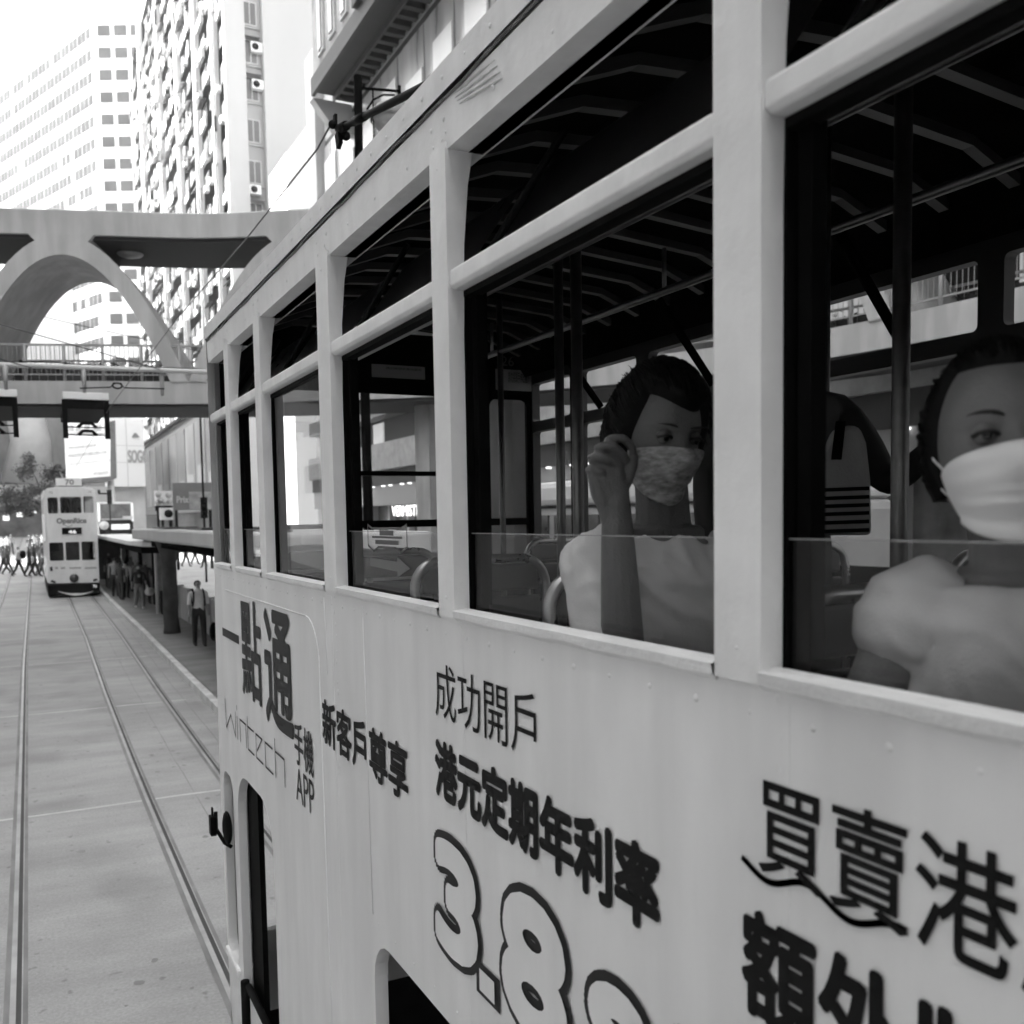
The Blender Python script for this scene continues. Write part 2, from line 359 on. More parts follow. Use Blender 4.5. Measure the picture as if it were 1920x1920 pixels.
# front end corner (rounded) and front wall of the car
mb = MB()
endprof = [(D+.0, 4.98), (D+.0, YE-.04), (D+.04, YE+.03), (D+.14, YE+.10), (D+.45, YE+.16), (XF-.45, YE+.16), (XF-.14, YE+.10), (XF-.02, YE)]
def wallstrip(mb, z0, z1, i0=1, i1=8):
    P = endprof[i0:i1]
    mb.strip([(x+.002, y, z0) for x, y in P], [(x+.002, y, z1) for x, y in P]); mb.strip([(x+.03, y-.04, z0) for x, y in P], [(x+.03, y-.04, z1) for x, y in P])
wallstrip(mb, .45, 1.05); wallstrip(mb, 2.08, 3.10); wallstrip(mb, 4.06, 4.30)
for (i0, i1) in ((1, 4), (5, 8)): wallstrip(mb, 1.05, 2.08, i0, i1); wallstrip(mb, 3.10, 4.06, i0, i1)
mb.build('front_wall', M_paint, tram)
# inner front bulkhead, dark, with its upper windows
bk = lambda u, v, w=0: Vector((u, YE-.07+w, v))
mbk = polyface([[(D+.06, 2.3), (XF-.05, 2.3), (XF-.05, 4.32), (D+.06, 4.32)], rrect(D+.18, 1.52, 3.0, 3.99, .03), rrect(1.60, 2.24, 2.96, 3.99, .03), rrect(2.42, XF-.07, 2.96, 3.99, .05)], bk, .03)
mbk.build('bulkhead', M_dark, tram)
mb = MB()
mb.box(1.60, 2.24, YE-.10, YE-.06, 3.54, 3.565); mb.box(1.60, XF-.1, YE-.12, YE-.07, 3.255, 3.295); mb.box(1.18, 1.52, YE-.1, YE-.07, 3.255, 3.28)
mb.build('bulkhead_frame', M_black, tram)
for (u0, u1, v0, v1) in ((1.71, 2.02, 4.075, 4.145), (2.46, 2.70, 4.04, 4.16)):
    pl = MB().box(u0, u1, YE-.094, YE-.089, v0, v1).build('notice_board', mat('notice_card', .22, .5, namt=.05), tram)
    t = text_mb('請勿將頭手伸出窗外', u0+.08, u1-.02, v0+.045, v1-.012, lambda u, v: Vector((u, YE-.0965, v)))
    t.build('lettering', M_ink, pl)
t = text_mb('26', 2.5, 2.58, 4.18, 4.235, lambda u, v: Vector((u, YE-.0925, v))); t.build('fleet_number', mat('faded_number', .12, .5, namt=0), tram)
# window posts: near faces ~7 cm wide with a 10 cm deep reveal, widening into a gusset under the beam
POSTS = [(4.455, 4.555), (3.81, 3.915), (2.855, 2.985), (1.945, 2.035), (.948, 1.042), (-.02, .075), (-.98, -.885), (-1.94, -1.845), (-2.9, -2.8)]
for i, (y0, y1) in enumerate(POSTS):
    mb = MB()
    pr = [(D-.006, y0), (D-.006, y1), (D+.13, y1), (D+.13, y0)]
    zs = [3.075, 3.7, 3.9, 4.03, 4.115]; gw = [0, 0, .012, .045, .09]
    for k in range(4):
        a, b = gw[k], gw[k+1]
        lo = [(D-.006, y0), (D-.006, y1), (D+.032+a*.35, y1), (D+.032+a*.35, y0)]; hi = [(D-.006, y0), (D-.006, y1), (D+.032+b*.35, y1), (D+.032+b*.35, y0)]
        v = [(x, y, zs[k]) for x, y in lo]+[(x, y, zs[k+1]) for x, y in hi]
        mb.add(v, [(0, 1, 5, 4), (1, 2, 6, 5), (2, 3, 7, 6), (3, 0, 4, 7)])
        if k == 3: mb.add(v, [(4, 5, 6, 7)])
        if k == 0: mb.add(v, [(0, 3, 2, 1)])
    rivets(mb, [(D-.006, (y0+y1)/2, 4.07), (D-.006, (y0+y1)/2, 3.12)], (-1, 0, 0), .005)
    mb.build('window_post', M_trim, tram, .006)
    MB().box(D+.034, D+.078, y0-.004, y1+.010, 3.06, 3.83).build('post_lining', M_dark, tram)
# bays between the posts
edges = [5.04] + [y for p in POSTS for y in (p[1], p[0])]
bays = [(edges[i+1], edges[i]) for i in range(0, len(edges)-1, 2)]
bays[0] = (POSTS[0][1], 4.99)
rng = random.Random(3)
for i, (y0, y1) in enumerate(bays):
    # mid rail with a half-round nose
    mb = MB(); pr = [(.004, 0), (.075, 0), (.075, .046), (.004, .046), (-.005, .039), (-.005, .007)]
    mb.add([(D+.004+a, y, 3.80+b) for y in (y0, y1) for a, b in pr], [(k, (k+1) % 6, 6+(k+1) % 6, 6+k) for k in range(6)]+[(5, 4, 3, 2, 1, 0), (6, 7, 8, 9, 10, 11)])
    mb.build('window_rail', M_trim, tram, .003)
    MB().box(D+.03, D+.06, y0+.005, y1-.005, 3.786, 3.799).build('window_channel', M_black, tram)
    # sill
    mb = MB(); n = 14
    lip = [rng.uniform(-.0018, .0018) for _ in range(n+1)]
    A = [(D-.010+lip[k]*.6, y0+(y1-y0)*k/n, 3.077+lip[k]) for k in range(n+1)]; B = [(D-.012+lip[k]*.6, p[1], 3.093) for k, p in enumerate(A)]; Cc = [(D+.022, p[1], 3.098) for p in A]
    mb.strip(A, B); mb.strip(B, Cc); mb.strip([(D+.005, p[1], 3.064) for p in A], A)
    mb.strip(Cc, [(D+.024, p[1], 3.07) for p in A])
    mb.build('window_sill', M_sill, tram)
    MB().box(D+.0245, D+.08, y0, y1, 3.07, 3.084).build('sill_seal', M_black, tram)
    # glass: let down to a low pane in the open bays, shut in one bay
    top = 3.785 if i in (2,) else 3.264
    g = MB().box(D+.040, D+.043, y0+.004, y1-.004, 3.086, top).build('window_pane', M_glass2 if i == 2 else M_glass, tram)
    if i != 2: MB().box(D+.039, D+.044, y0+.004, y1-.004, top+.0006, top+.0024).build('pane_edge', mat('polished_glass_edge', .30, .25, namt=0), tram)
    # dark jamb strip at the far side of each bay
    MB().box(D+.046, D+.072, y1-.035, y1-.011, 3.105, 3.80).build('window_jamb', M_dark, tram)
    # hopper light above the mid rail: pane hinged inward, with a stay
    mb = MB(); mb.add([(D+.07, y0+.01, 3.85), (D+.07, y1-.01, 3.85), (D+.24, y1-.01, 4.09), (D+.24, y0+.01, 4.09)], [(0, 1, 2, 3)])
    mb.build('hopper_pane', mat('smoked_hopper', .012, .3, namt=.2), tram)
    mb = MB(); mb.tube([(D+.06, y1-.06, 3.86), (D+.18, y1-.2, 4.10)], .009, 8); mb.box(D+.05, D+.085, y0, y1, 4.10, 4.112)
    mb.build('hopper_stay', M_black, tram)
# beam over the windows, with rivets, drip groove and the roof edge
mb = MB()
mb.add([(D+a, y, z) for y in (YB, 5.0) for a, z in ((0, 4.10), (-.004, 4.20), (.03, 4.203), (.09, 4.10))], [(0, 1, 5, 4), (1, 2, 6, 5), (3, 0, 4, 7), (0, 3, 2, 1), (4, 5, 6, 7)])
rv = []
for y in np.arange(5.0, YB, -.235):
    rv += [(D-.003, y, 4.135)]
for p in POSTS: rv += [(D-.003, p[0]+.01, 4.165), (D-.003, p[1]-.01, 4.165), (D-.003, p[0]+.02, 4.125), (D-.003, p[1]-.02, 4.125)]
rivets(mb, rv, (-1, 0, 0), .0065)
# rolled sealing strip sagging along the groove
pts = [(D-.006, y, 4.206+.0035*math.sin(y*9)+.002*math.sin(y*23)) for y in np.arange(YB, 5.0, .06)]
mb.build('roof_beam_or_shade', M_trim, tram)
MB().tube(pts, .004, 6).build('sealing_strip', mat('perished_sealant', .16, .7, namt=.3, nscale=15), tram)
mb = MB()
pr = [(-.012, 4.213), (-.016, 4.272), (.0, 4.285), (.12, 4.36), (.40, 4.43), (.95, 4.46), (1.5, 4.43), (1.78, 4.36), (1.90, 4.285), (1.91, 4.213)]
ye = [YB, 0, 2, 4, 4.75, 5.0, YE+.10, YE+.16]; sc_ = [1, 1, 1, 1, 1, 1, .93, .6]
rows = []
for y, s in zip(ye, sc_): rows.append([(D+.95+(a-.95)*(1 if s == 1 else s), y, 4.213+(z-4.213)*(1 if s == 1 else s)) for a, z in pr])
for A, B in zip(rows, rows[1:]): mb.strip(A, B, 0, False)
rivets(mb, [(D-.0145, y, 4.242) for y in np.arange(5.0, YB, -.118)], (-1, 0, .05), .0065)
mb.build('roof', M_trim, tram)
# crumpled tape on the beam
mb = MB()
for k in range(4):
    mb.tube([(D-.003, 1.90-.20*t-.01*k, 4.196-.010*k-.022*t*(.6+.25*k)) for t in np.linspace(0, 1, 7)], [.001, .003, .0045, .0035, .004, .0025, .001], 6)
mb.build('tape_crease', mat('creased_tape', .58, .35, namt=.2, nscale=30), tram)
# interior: floor, ceiling with ribs, far side
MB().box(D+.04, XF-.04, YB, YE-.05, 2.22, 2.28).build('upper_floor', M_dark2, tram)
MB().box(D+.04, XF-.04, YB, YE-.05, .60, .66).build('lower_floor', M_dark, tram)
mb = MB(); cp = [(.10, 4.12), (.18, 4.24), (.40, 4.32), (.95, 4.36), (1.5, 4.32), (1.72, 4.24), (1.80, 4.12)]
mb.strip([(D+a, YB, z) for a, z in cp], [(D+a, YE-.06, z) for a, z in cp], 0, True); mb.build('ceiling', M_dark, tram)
for y in np.arange(4.85, YB, -.235):
    mb = MB(); mb.tube([], 0) if 0 else None
    q = [(.20, 4.215), (.40, 4.292), (.95, 4.332), (1.5, 4.292), (1.70, 4.215)]
    A = [(D+a, y, z) for a, z in q]; B = [(D+a, y+.035, z) for a, z in q]
    mb.strip(A, B); mb.strip(A, [(x, yy, z+.04) for x, yy, z in A]); mb.strip(B, [(x, yy, z+.04) for x, yy, z in B])
    mb.build('ceiling_rib', M_rib, tram)
# near inner wall lining below the windows, far wall
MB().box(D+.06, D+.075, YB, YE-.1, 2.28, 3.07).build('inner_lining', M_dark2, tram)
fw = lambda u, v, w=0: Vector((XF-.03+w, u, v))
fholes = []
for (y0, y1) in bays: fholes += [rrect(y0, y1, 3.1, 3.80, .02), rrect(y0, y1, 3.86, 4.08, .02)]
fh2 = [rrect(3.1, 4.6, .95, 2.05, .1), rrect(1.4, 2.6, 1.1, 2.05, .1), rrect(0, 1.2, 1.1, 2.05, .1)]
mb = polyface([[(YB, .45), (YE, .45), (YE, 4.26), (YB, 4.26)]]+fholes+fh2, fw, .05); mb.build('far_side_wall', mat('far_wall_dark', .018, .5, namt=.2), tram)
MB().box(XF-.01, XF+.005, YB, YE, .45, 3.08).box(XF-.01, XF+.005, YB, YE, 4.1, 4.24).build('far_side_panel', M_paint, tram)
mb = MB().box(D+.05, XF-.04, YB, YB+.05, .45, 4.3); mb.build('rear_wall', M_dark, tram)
for y in (4.2, 3.3, 2.3, 1.35, .4): MB().tube([(XF-.08, y, 3.86), (XF-.35, y+.02, 4.2)], .018, 8).build('roof_bracket', M_dark, tram)
# poles and handrails
for (px, py, dd, r) in ((940, 800, 4.55, .014), (1050, 800, 3.25, .016), (1083, 800, 3.0, .018), (1688, 800, 1.95, .018), (1546, 800, 2.55, .014)):
    p = atD(px, py, dd); MB().tube([(p.x, p.y, 2.28), (p.x, p.y, 4.33)], r, 12).build('grab_pole', M_dsteel, tram)
for (px, py, X) in ((1700, 148, 1.42), (1720, 372, 2.05)):
    p = atX(px, py, X); mb = MB().tube([(p.x, y, p.z) for y in (YB+.3, -1, 0, 1, 2, 3, 4.4)], .014, 10)
    for y in (-2, -.4, 1.2, 2.8, 4.2): mb.tube([(p.x, y, p.z), (p.x, y, p.z+.15)], .008, 6)
    mb.build('hand_rail', M_dsteel, tram)
# seats: pan, slatted back and bent tube frame
M_seat = mat('seat_vinyl', .05, .4, namt=.3, nscale=6)
def seat(x, y):      # y = plane of the backrest; the sitter faces -Y
    p = MB().box(x-.21, x+.21, y-.42, y-.02, 2.70, 2.75).build('seat', M_seat, tram, .015)
    b = MB()
    for k in range(4): b.box(x-.185, x+.185, y+.0+.012*k, y+.018+.012*k, 2.80+.095*k, 2.88+.095*k)
    b.build('backrest', M_seat, p, .008)
    arc = [(x-.21, y+.03, 2.3), (x-.21, y+.035, 3.10)]+[(x-.21+.08*(1-math.cos(t)), y+.04, 3.10+.08*math.sin(t)) for t in np.linspace(.2, math.pi/2, 6)]
    arc += [(2*x-a, c, d) for a, c, d in arc[::-1]]
    MB().tube(arc, .014, 10).build('seat_frame', M_steel, p)
    for dx in (-.16, .16): MB().tube([(x+dx, y-.38, 2.3), (x+dx, y-.38, 2.70)], .014, 8).build('seat_leg', M_steel, p)
for y in (4.1, 3.3, 2.45, 1.68, .98, .2):
    for x in (1.17, 2.40): seat(x, y)
# upper front counter and handrail
MB().box(D+.1, XF-.1, YE-.34, YE-.1, 2.86, 2.90).build('front_shelf', M_dark2, tram)
# lower deck details: driver's gate, window bars, mirror
mb = MB().box(D+.012, D+.03, 3.92, 4.58, .47, 1.03); mb.build('platform_gate', M_paint, tram, .006)
MB().tube([(D+.01, 3.95, 1.045), (D+.01, 4.58, 1.045)], .018, 8).tube([(D+.0, 4.62, .47), (D+.0, 4.62, 1.06)], .022, 8).build('gate_rail', M_black, tram)
MB().box(D-.015, D+.07, 4.72, 5.05, 1.03, 1.07).build('cab_sill', M_sill, tram, .008)
MB().box(D+.05, D+.07, 4.87, 4.90, 1.06, 2.05).box(D+.05, D+.075, 4.42, 4.66, .6, 2.12).build('cab_frame', M_black, tram)
mb = MB().tube([(D+.01, 4.90, 1.64), (D-.02, 4.92, 1.66), (D-.055, 4.95, 1.73), (D-.055, 4.95, 1.82)], .010, 8)
mb.build('mirror_arm', M_black, tram)
MB().ball((D-.012, 4.88, 1.75), (.022, .075, .085), 16, 10).build('mirror', M_black, tram)
MB().box(D-.085, D-.055, 4.93, 4.99, 1.70, 1.80).box(D-.075, D-.065, 4.95, 4.97, 1.80, 1.845).build('mirror_back', M_black, tram, .006)
# lettering, painted on the side 2 mm proud of the skin
let = lambda u, v: Vector((D-.0025, u, v))
let2 = lambda u, v: Vector((D-.0055, u, v))
M_gl = mat('dark_grey_lettering', .022, .5, namt=0, spec=.15)
TX = [('點', 4.405, 3.985, 2.515, 2.96, .010, M_gl), ('通', 3.93, 3.46, 2.475, 2.955, .012, M_gl),
      ('手機', 3.465, 3.205, 2.405, 2.565, .002, M_gl), ('APP', 3.463, 3.212, 2.268, 2.392, .0, M_gl),
      ('新客戶尊享', 3.075, 2.275, 2.56, 2.715, .0045, M_ink), ('成功開戶', 2.078, 1.575, 2.832, 2.962, 0, M_ink),
      ('港元定期年利率', 2.09, 1.178, 2.635, 2.78, .0062, M_ink), ('買賣港股', .955, .46, 2.826, 2.957, .0012, M_ink), ('額外獎賞', .99, .43, 2.618, 2.772, .0052, M_ink)]
for body, u0, u1, v0, v1, off, m in TX: text_mb(body, u0, u1, v0, v1, let, off, lift=(-1, 0, 0)).build('lettering', m, tram, fixn=False)
mb = MB(); mb.prism([let(4.865, 2.735), let(4.455, 2.735), let(4.455, 2.775), let(4.865, 2.775)], (.001, 0, 0)); mb.build('lettering', M_gl, tram)
def stroke(mb, pts, wd, fn=let):        # flat pen stroke
    for (a, b) in zip(pts, pts[1:]):
        a, b = Vector(a), Vector(b); d = (b-a).normalized()*wd/2; n_ = Vector((-d.y, d.x)); a -= d; b += d
        mb.quad(fn(*(a+n_)), fn(*(b+n_)), fn(*(b-n_)), fn(*(a-n_)))
mb = MB(); W = .0085; zt, zb = 2.412, 2.272
L_ = lambda *p: stroke(mb, [(4.865-.1335*q[0], zb+(zt-zb)*q[1]) for q in p], W)
L_((0, 1), (.1, 0), (1.05, .62), (1.85, 0), (1.95, .85)); L_((2.25, .75), (2.25, 0)); L_((2.25, 1.12), (2.25, 1.0))
L_((2.75, 0), (2.75, .75), (3.75, .75), (3.75, 0)); L_((4.05, 1.05), (4.05, 0), (5.0, 0)); L_((4.05, .75), (5.0, .75))
L_((6.3, 0), (5.35, 0), (5.35, .75), (6.25, .75), (5.5, .25)); L_((7.7, 0), (6.7, 0), (6.7, .75), (7.7, .75)); L_((8.05, 1.1), (8.05, 0)); L_((8.05, .75), (9.2, .75), (9.2, 0))
mb.build('lettering', M_gl, tram)
# big outlined 3.8%
for ch, u0, u1, v0, v1 in (('3', 2.12, 1.835, 2.25, 2.565), ('8', 1.755, 1.445, 2.25, 2.578), ('%', 1.41, 1.02, 2.25, 2.53)):
    k = text_mb(ch, u0, u1, v0, v1, lambda u, v: Vector((D-.0025, u, v)), .036, dirs=20, lift=(-1, 0, 0))
    k.build('outlined_figure', M_gl, tram, fixn=False)
    b = text_mb(ch, u0-.018, u1+.018, v0+.018, v1-.018, lambda u, v: Vector((D-.0055, u, v)), .018, dirs=14, lift=(-1, 0, 0))
    b.build('outlined_figure', M_paint, tram, fixn=False)
mb = MB(); stroke(mb, [(1.835, 2.285), (1.79, 2.285)], .075); mb.build('outlined_figure', M_gl, tram)
mb = MB(); stroke(mb, [(1.825, 2.285), (1.80, 2.285)], .05, let2); mb.build('outlined_figure', M_paint, tram)
mb = MB()
sq = [(.985-.0045*i, 2.826+.010*math.sin((i*.0045)/.14*2*math.pi+2.6)) for i in range(60)]
stroke(mb, sq, .0085); mb.build('lettering', M_ink, tram)
# sticker on the low pane in the fourth bay: arrow and shield
gp_ = lambda u, v: Vector((D+.0385, u, v))
mb = MB(); mb.add([gp_(*q) for q in [(2.66, 3.165), (2.43, 3.158), (2.43, 3.142), (2.33, 3.17), (2.43, 3.2), (2.43, 3.185), (2.66, 3.19)]], [(0, 1, 2, 3, 4, 5, 6)])
mb.build('arrow_sticker', mat('grey_sticker', .12, .5, namt=0), tram)
mb = MB(); sh = [(2.67, 3.285), (2.63, 3.275), (2.39, 3.275), (2.35, 3.285), (2.35, 3.225), (2.40, 3.21), (2.44, 3.222), (2.58, 3.222), (2.62, 3.21), (2.67, 3.225), (2.67, 3.285)]
stroke(mb, sh, .006, gp_); stroke(mb, [(2.63, 3.25), (2.39, 3.25)], .006, gp_); stroke(mb, [(2.56, 3.262), (2.46, 3.262)], .014, gp_); stroke(mb, [(2.6, 3.236), (2.42, 3.236)], .012, gp_)
mb.build('shield_sticker', mat('pale_sticker', .07, .5, namt=0), tram)
# trolley pole with its head on the wire
p0, p1 = atX(838, 141, 1.8), atX(640, 240, 1.8)
d = (p1-p0); base = Vector((1.8, p0.y-.9*d.y, p0.z-.9*d.z))
mb = MB().tube([base, p0, p0+d*.6, p1], [.024, .023, .020, .018], 12); mb.tube([p0+d*.72, p0+d*.86], .024, 12)
tp = mb.build('trolley_pole', M_black, tram)
mb = MB().tube([p1-d*.06, p1+d*.03], .028, 12).ball(p1+Vector((-.036, .06, .036)), .026, 12, 8).ball(p1+Vector((.027, .0, -.042)), .028, 12, 8)
mb.obox(p1+Vector((-.006, .036, -.054)), (.014, 0, 0), (0, .028, -.012), (0, .012, .042)); mb.obox(p1+Vector((-.018, .06, .06)), (.008, 0, 0), (0, .02, 0), (0, 0, .036))
mb.build('trolley_head', M_black, tp)
MB().box(1.62, 1.98, base.y-.45, base.y+.15, 4.44, 4.53).tube([(1.8, base.y, 4.5), (1.8, base.y, base.z)], [.07, .035], 12).tube([(1.8, base.y-.4, 4.53), (1.8, base.y+.05, base.z-.1)], .018, 8).build('trolley_base', M_black, tram)
for y in (3.6, -1.6):
    mb = MB().box(1.3, 2.4, y-.9, y+.9, .22, .45)
    mb.build('truck_frame', M_black, tram)
    for dy in (-.6, .6):
        for x in (1.2, 2.2): MB().tube([(x-.05, y+dy, .33), (x+.05, y+dy, .33)], .325, 20).build('wheel', M_dsteel, tram)

# ================================================================== FOOTBRIDGE (ring over the street)
bridge = thing('footbridge', 'curved concrete footbridge over the tram street with parabolic arches and a roof ring', 'footbridge', (2, 27, 0))
ctrl = [(-9, 29.6), (-4.5, 28.2), (-.45, 26.76), (1.9, 25.95), (4.24, 25.15), (6.3, 23.9), (8.6, 22.3), (11.0, 20.0), (12.9, 17.2), (14.0, 14.2), (14.4, 11.0), (14.2, 8.5), (13.3, 5.5), (11.8, 2.6)]
def crom(P, n=6):
    out = []; P = [Vector(p) for p in P]
    for i in range(len(P)-1):
        p0, p1, p2, p3 = P[max(i-1, 0)], P[i], P[i+1], P[min(i+2, len(P)-1)]
        for k in range(n):
            t = k/n; out.append(.5*((2*p1)+(p2-p0)*t+(2*p0-5*p1+4*p2-p3)*t*t+(3*p1-p0-3*p2+p3)*t**3))
    return out+[P[-1]]
BP = crom(ctrl, 8)
cum = [0.]
for a, b in zip(BP, BP[1:]): cum.append(cum[-1]+(b-a).length)
def bp_at(s, off=0., z=0.):            # point on the outer bridge line, offset to the far side by off
    s = max(0, min(cum[-1]-1e-4, s)); i = max(0, np.searchsorted(cum, s)-1); t = (s-cum[i])/(cum[i+1]-cum[i]); p = BP[i].lerp(BP[i+1], t)
    j = min(i, len(BP)-2); d = (BP[min(j+2, len(BP)-1)]-BP[max(j-1, 0)]).normalized()
    return Vector((p.x-d.y*off, p.y+d.x*off, z))
S0 = cum[min(range(len(BP)), key=lambda i: (BP[i]-Vector((-.45, 26.76))).length)]
path = [(p.x, p.y, 0) for p in BP]
M_bconc = mat('footbridge_concrete', .52, .85, nscale=.8, namt=.12, stretch=(1, 1, .3), bump=.2, bscale=12)
add_streaks(M_bconc, .16, 3.0, (1, 1, .12)); add_streaks(M_bconc, .10, .7, (1, 1, 1))
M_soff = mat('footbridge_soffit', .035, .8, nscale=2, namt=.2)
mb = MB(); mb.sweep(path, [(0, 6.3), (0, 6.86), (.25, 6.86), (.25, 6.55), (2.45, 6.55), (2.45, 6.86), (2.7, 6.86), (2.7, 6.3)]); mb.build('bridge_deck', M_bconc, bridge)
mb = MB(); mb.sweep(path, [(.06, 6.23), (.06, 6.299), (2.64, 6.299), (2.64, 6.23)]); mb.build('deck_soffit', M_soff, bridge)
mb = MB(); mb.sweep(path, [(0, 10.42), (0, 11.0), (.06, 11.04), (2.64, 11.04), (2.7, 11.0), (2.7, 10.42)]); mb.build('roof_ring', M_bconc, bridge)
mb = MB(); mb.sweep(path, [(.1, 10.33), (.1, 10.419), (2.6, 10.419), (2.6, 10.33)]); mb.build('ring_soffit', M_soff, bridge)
half, per = 2.86, 5.75; c0 = S0+1.62
for k in range(-1, 4):
    cs = c0+k*per
    if cs-half < 0 or cs+half > cum[-1]: continue
    so_, si_ = [], []
    for t in np.linspace(-1, 1, 33):
        zo = 10.42-3.56*t*t; so_.append((cs+half*t, zo))
        ti = max(-1, min(1, t)); si_.append((cs+(half-.42)*ti, 6.84+(9.93-6.84)*(1-ti*ti) if abs(ti) < 1 else 6.84))
    v, fs = [], []; n = len(so_)
    for off in (-.03, 2.73):
        for s, z in so_: v.append(bp_at(s, off, z))
        for s, z in si_: v.append(bp_at(s, off, z))
    for i in range(n-1):
        fs += [(i, i+1, n+i+1, n+i), (2*n+i+1, 2*n+i, 3*n+i, 3*n+i+1), (i+1, i, 2*n+i, 2*n+i+1), (n+i, n+i+1, 3*n+i+1, 3*n+i)]
    fs += [(0, n, 3*n, 2*n), (2*n-1, n-1, 3*n-1, 4*n-1)]
    m = MB().add(v, fs, 0, False)
    m.prism([bp_at(cs+a, -.025, z) for a, z in ((-.62, 10.25), (.62, 10.25), (.78, 10.425), (-.78, 10.425))], bp_at(cs, 2.7, 0)-bp_at(cs, 0, 0))
    m.build('bridge_arch', M_bconc, bridge)
M_dgrey = mat('dark_mesh_panel', .07, .6, nscale=3, namt=.3)
M_mgrey = mat('galvanised_steel', .34, .5, metal=.3, namt=.12)
for off in (.12, 2.58):
    mb = MB()
    q = [bp_at(s, off, 0) for s in np.arange(.2, cum[-1]-.2, .3)]
    mb.sweep([(p.x, p.y, 0) for p in q], [(-.025, 7.74), (.025, 7.74), (.025, 7.79), (-.025, 7.79)])
    mb.sweep([(p.x, p.y, 0) for p in q], [(-.015, 7.02), (.015, 7.02), (.015, 7.05), (-.015, 7.05)])
    mb.build('bridge_handrail', M_mgrey, bridge)
    mb = MB()
    for s in np.arange(.3, cum[-1]-.3, .11):
        if int(s/.11) % 2 == 0 or off < 1: a = bp_at(s, off, 0); mb.tube([(a.x, a.y, 7.04), (a.x, a.y, 7.75)], .009, 4, cap=False)
    mb.build('baluster_panel', M_mgrey, bridge)
for k, s in enumerate(np.arange(.4, cum[-1]-.4, .92)):
    if k % 1 == 0: a = bp_at(s, .12, 0); MB().tube([(a.x, a.y, 6.8), (a.x, a.y, 7.78)], .04, 8).build('rail_post', M_mgrey, bridge)
mb = MB(); q = [bp_at(s, 2.66, 0) for s in np.arange(.2, cum[-1]-.2, .3)]
mb.sweep([(p.x, p.y, 0) for p in q], [(-.02, 7.15), (.02, 7.15), (.02, 7.58), (-.02, 7.58)]); mb.build('planter_panel', M_dgrey, bridge)
# planting along the far parapet
mb = MB(); rng = random.Random(11)
for i in range(1600):
    p = bp_at(rng.uniform(1, cum[-1]-6), 2.5+rng.uniform(-.12, .12), 7.5+rng.random()**2*.22); a = Vector((rng.uniform(-1, 1), rng.uniform(-1, 1), rng.uniform(-.6, 1)))*.07; b = a.orthogonal().normalized()*.03
    mb.quad(p-a, p+b, p+a, p-b)
mb.build('planter_leaves', mat('leaf_green_grey', .06, .6, namt=.4, nscale=5), bridge)
for k in (0, 1):
    s = S0+4.48+per*k*1.0; a = bp_at(s, 1.35, 0)
    if k == 1: MB().tube([(a.x, a.y, -.2), (a.x, a.y, 6.3)], .38, 20).build('bridge_pier', M_bconc, bridge)
for s in (cum[-1]-1.5, .8):
    a = bp_at(s, 1.35, 0); MB().tube([(a.x, a.y, -.2), (a.x, a.y, 6.3)], .38, 20).build('bridge_pier', M_bconc, bridge)
for i in range(6):
    a = bp_at(S0+2.95+i*4.6, 1.3, 10.33); m = MB().ball(a, (.33, .33, .10), 16, 6); m.build('ceiling_lamp', mat('lamp_cover', .3, .4, namt=0), bridge)

# troughs that carry the contact wire under the deck
def trough(px, lab):
    c = atY(px, 742, 24.8)
    t = thing('wire_trough', lab, 'wire trough', (c.x, 25.2, 6.2), 'wire troughs under the footbridge')
    w_ = .50; Y0 = 24.8
    MB().box(c.x-w_, c.x+w_, Y0, Y0+.5, 6.25, 6.42).build('trough_lid', mat('white_enamel', .85, .4, namt=.03), t, .01)
    MB().box(c.x-w_+.05, c.x+w_-.04, Y0+.02, 28.3, 6.03, 6.19).build('trough_board', M_black, t)
    MB().box(c.x-w_+.05, c.x+w_-.05, Y0+.04, Y0+.2, 6.19, 6.25).build('trough_back', M_dark, t)
    for dx in (-w_+.03, w_-.06):
        MB().box(c.x+dx-.055, c.x+dx+.055, Y0-.03, Y0+.06, 5.33, 6.24).build('hanger', M_black, t)
    for zz in (5.42, 5.6):
        mb = MB().tube([(c.x-w_+.06, Y0, zz), (c.x-.20, Y0, zz-.01), (c.x+.20, Y0, zz-.01), (c.x+w_-.06, Y0, zz)], .016, 6)
        mb.tube([(c.x-.2, Y0, zz-.01), (c.x-.10, Y0, zz+.09), (c.x+.10, Y0, zz+.09), (c.x+.2, Y0, zz-.01)], .04, 8)
        mb.build('insulator', M_black, t)
trough(161, 'white-lidded wire trough hung under the footbridge, the one in full view on two black hangers')
trough(-14, 'white-lidded wire trough under the footbridge cut off by the left edge of the photo')
# cross pipe carrying the wires in front of the bridge
g = thing('catenary_gantry', 'pale horizontal steel pipe with a thin cable strung in front of the footbridge railing', 'gantry', (2, 23, 0))
zg = atY(200, 694, 23.5).z
MB().tube([(-4, 23.9, zg), (9.5, 23.0, zg+.1)], .055, 10).build('cross_pipe', mat('pale_pipe', .55, .4, namt=.1), g)
pts = [(x, 23.8-.06*x, zg+.13+.02*math.sin(x*2.3)) for x in np.arange(-4, 9.5, .4)]
MB().tube(pts, .014, 6).build('cable', M_black, g)
for x in (.05, .95, 2.0, 3.35, 5.1): MB().ball((x, 23.8-.06*x, zg+.12), .05, 8, 6).build('cable_clamp', M_black, g)
for px in (157, 303, 10):
    a = atY(px, 700, 23.55); MB().tube([(a.x, 23.55, zg), (a.x, 23.55, zg-.52)], [.06, .035], 8).build('hanger', M_mgrey, g)
a, b = atY(150, 728, 23.5), atY(308, 729, 23.5); m_ = atY(220, 725, 23.5)
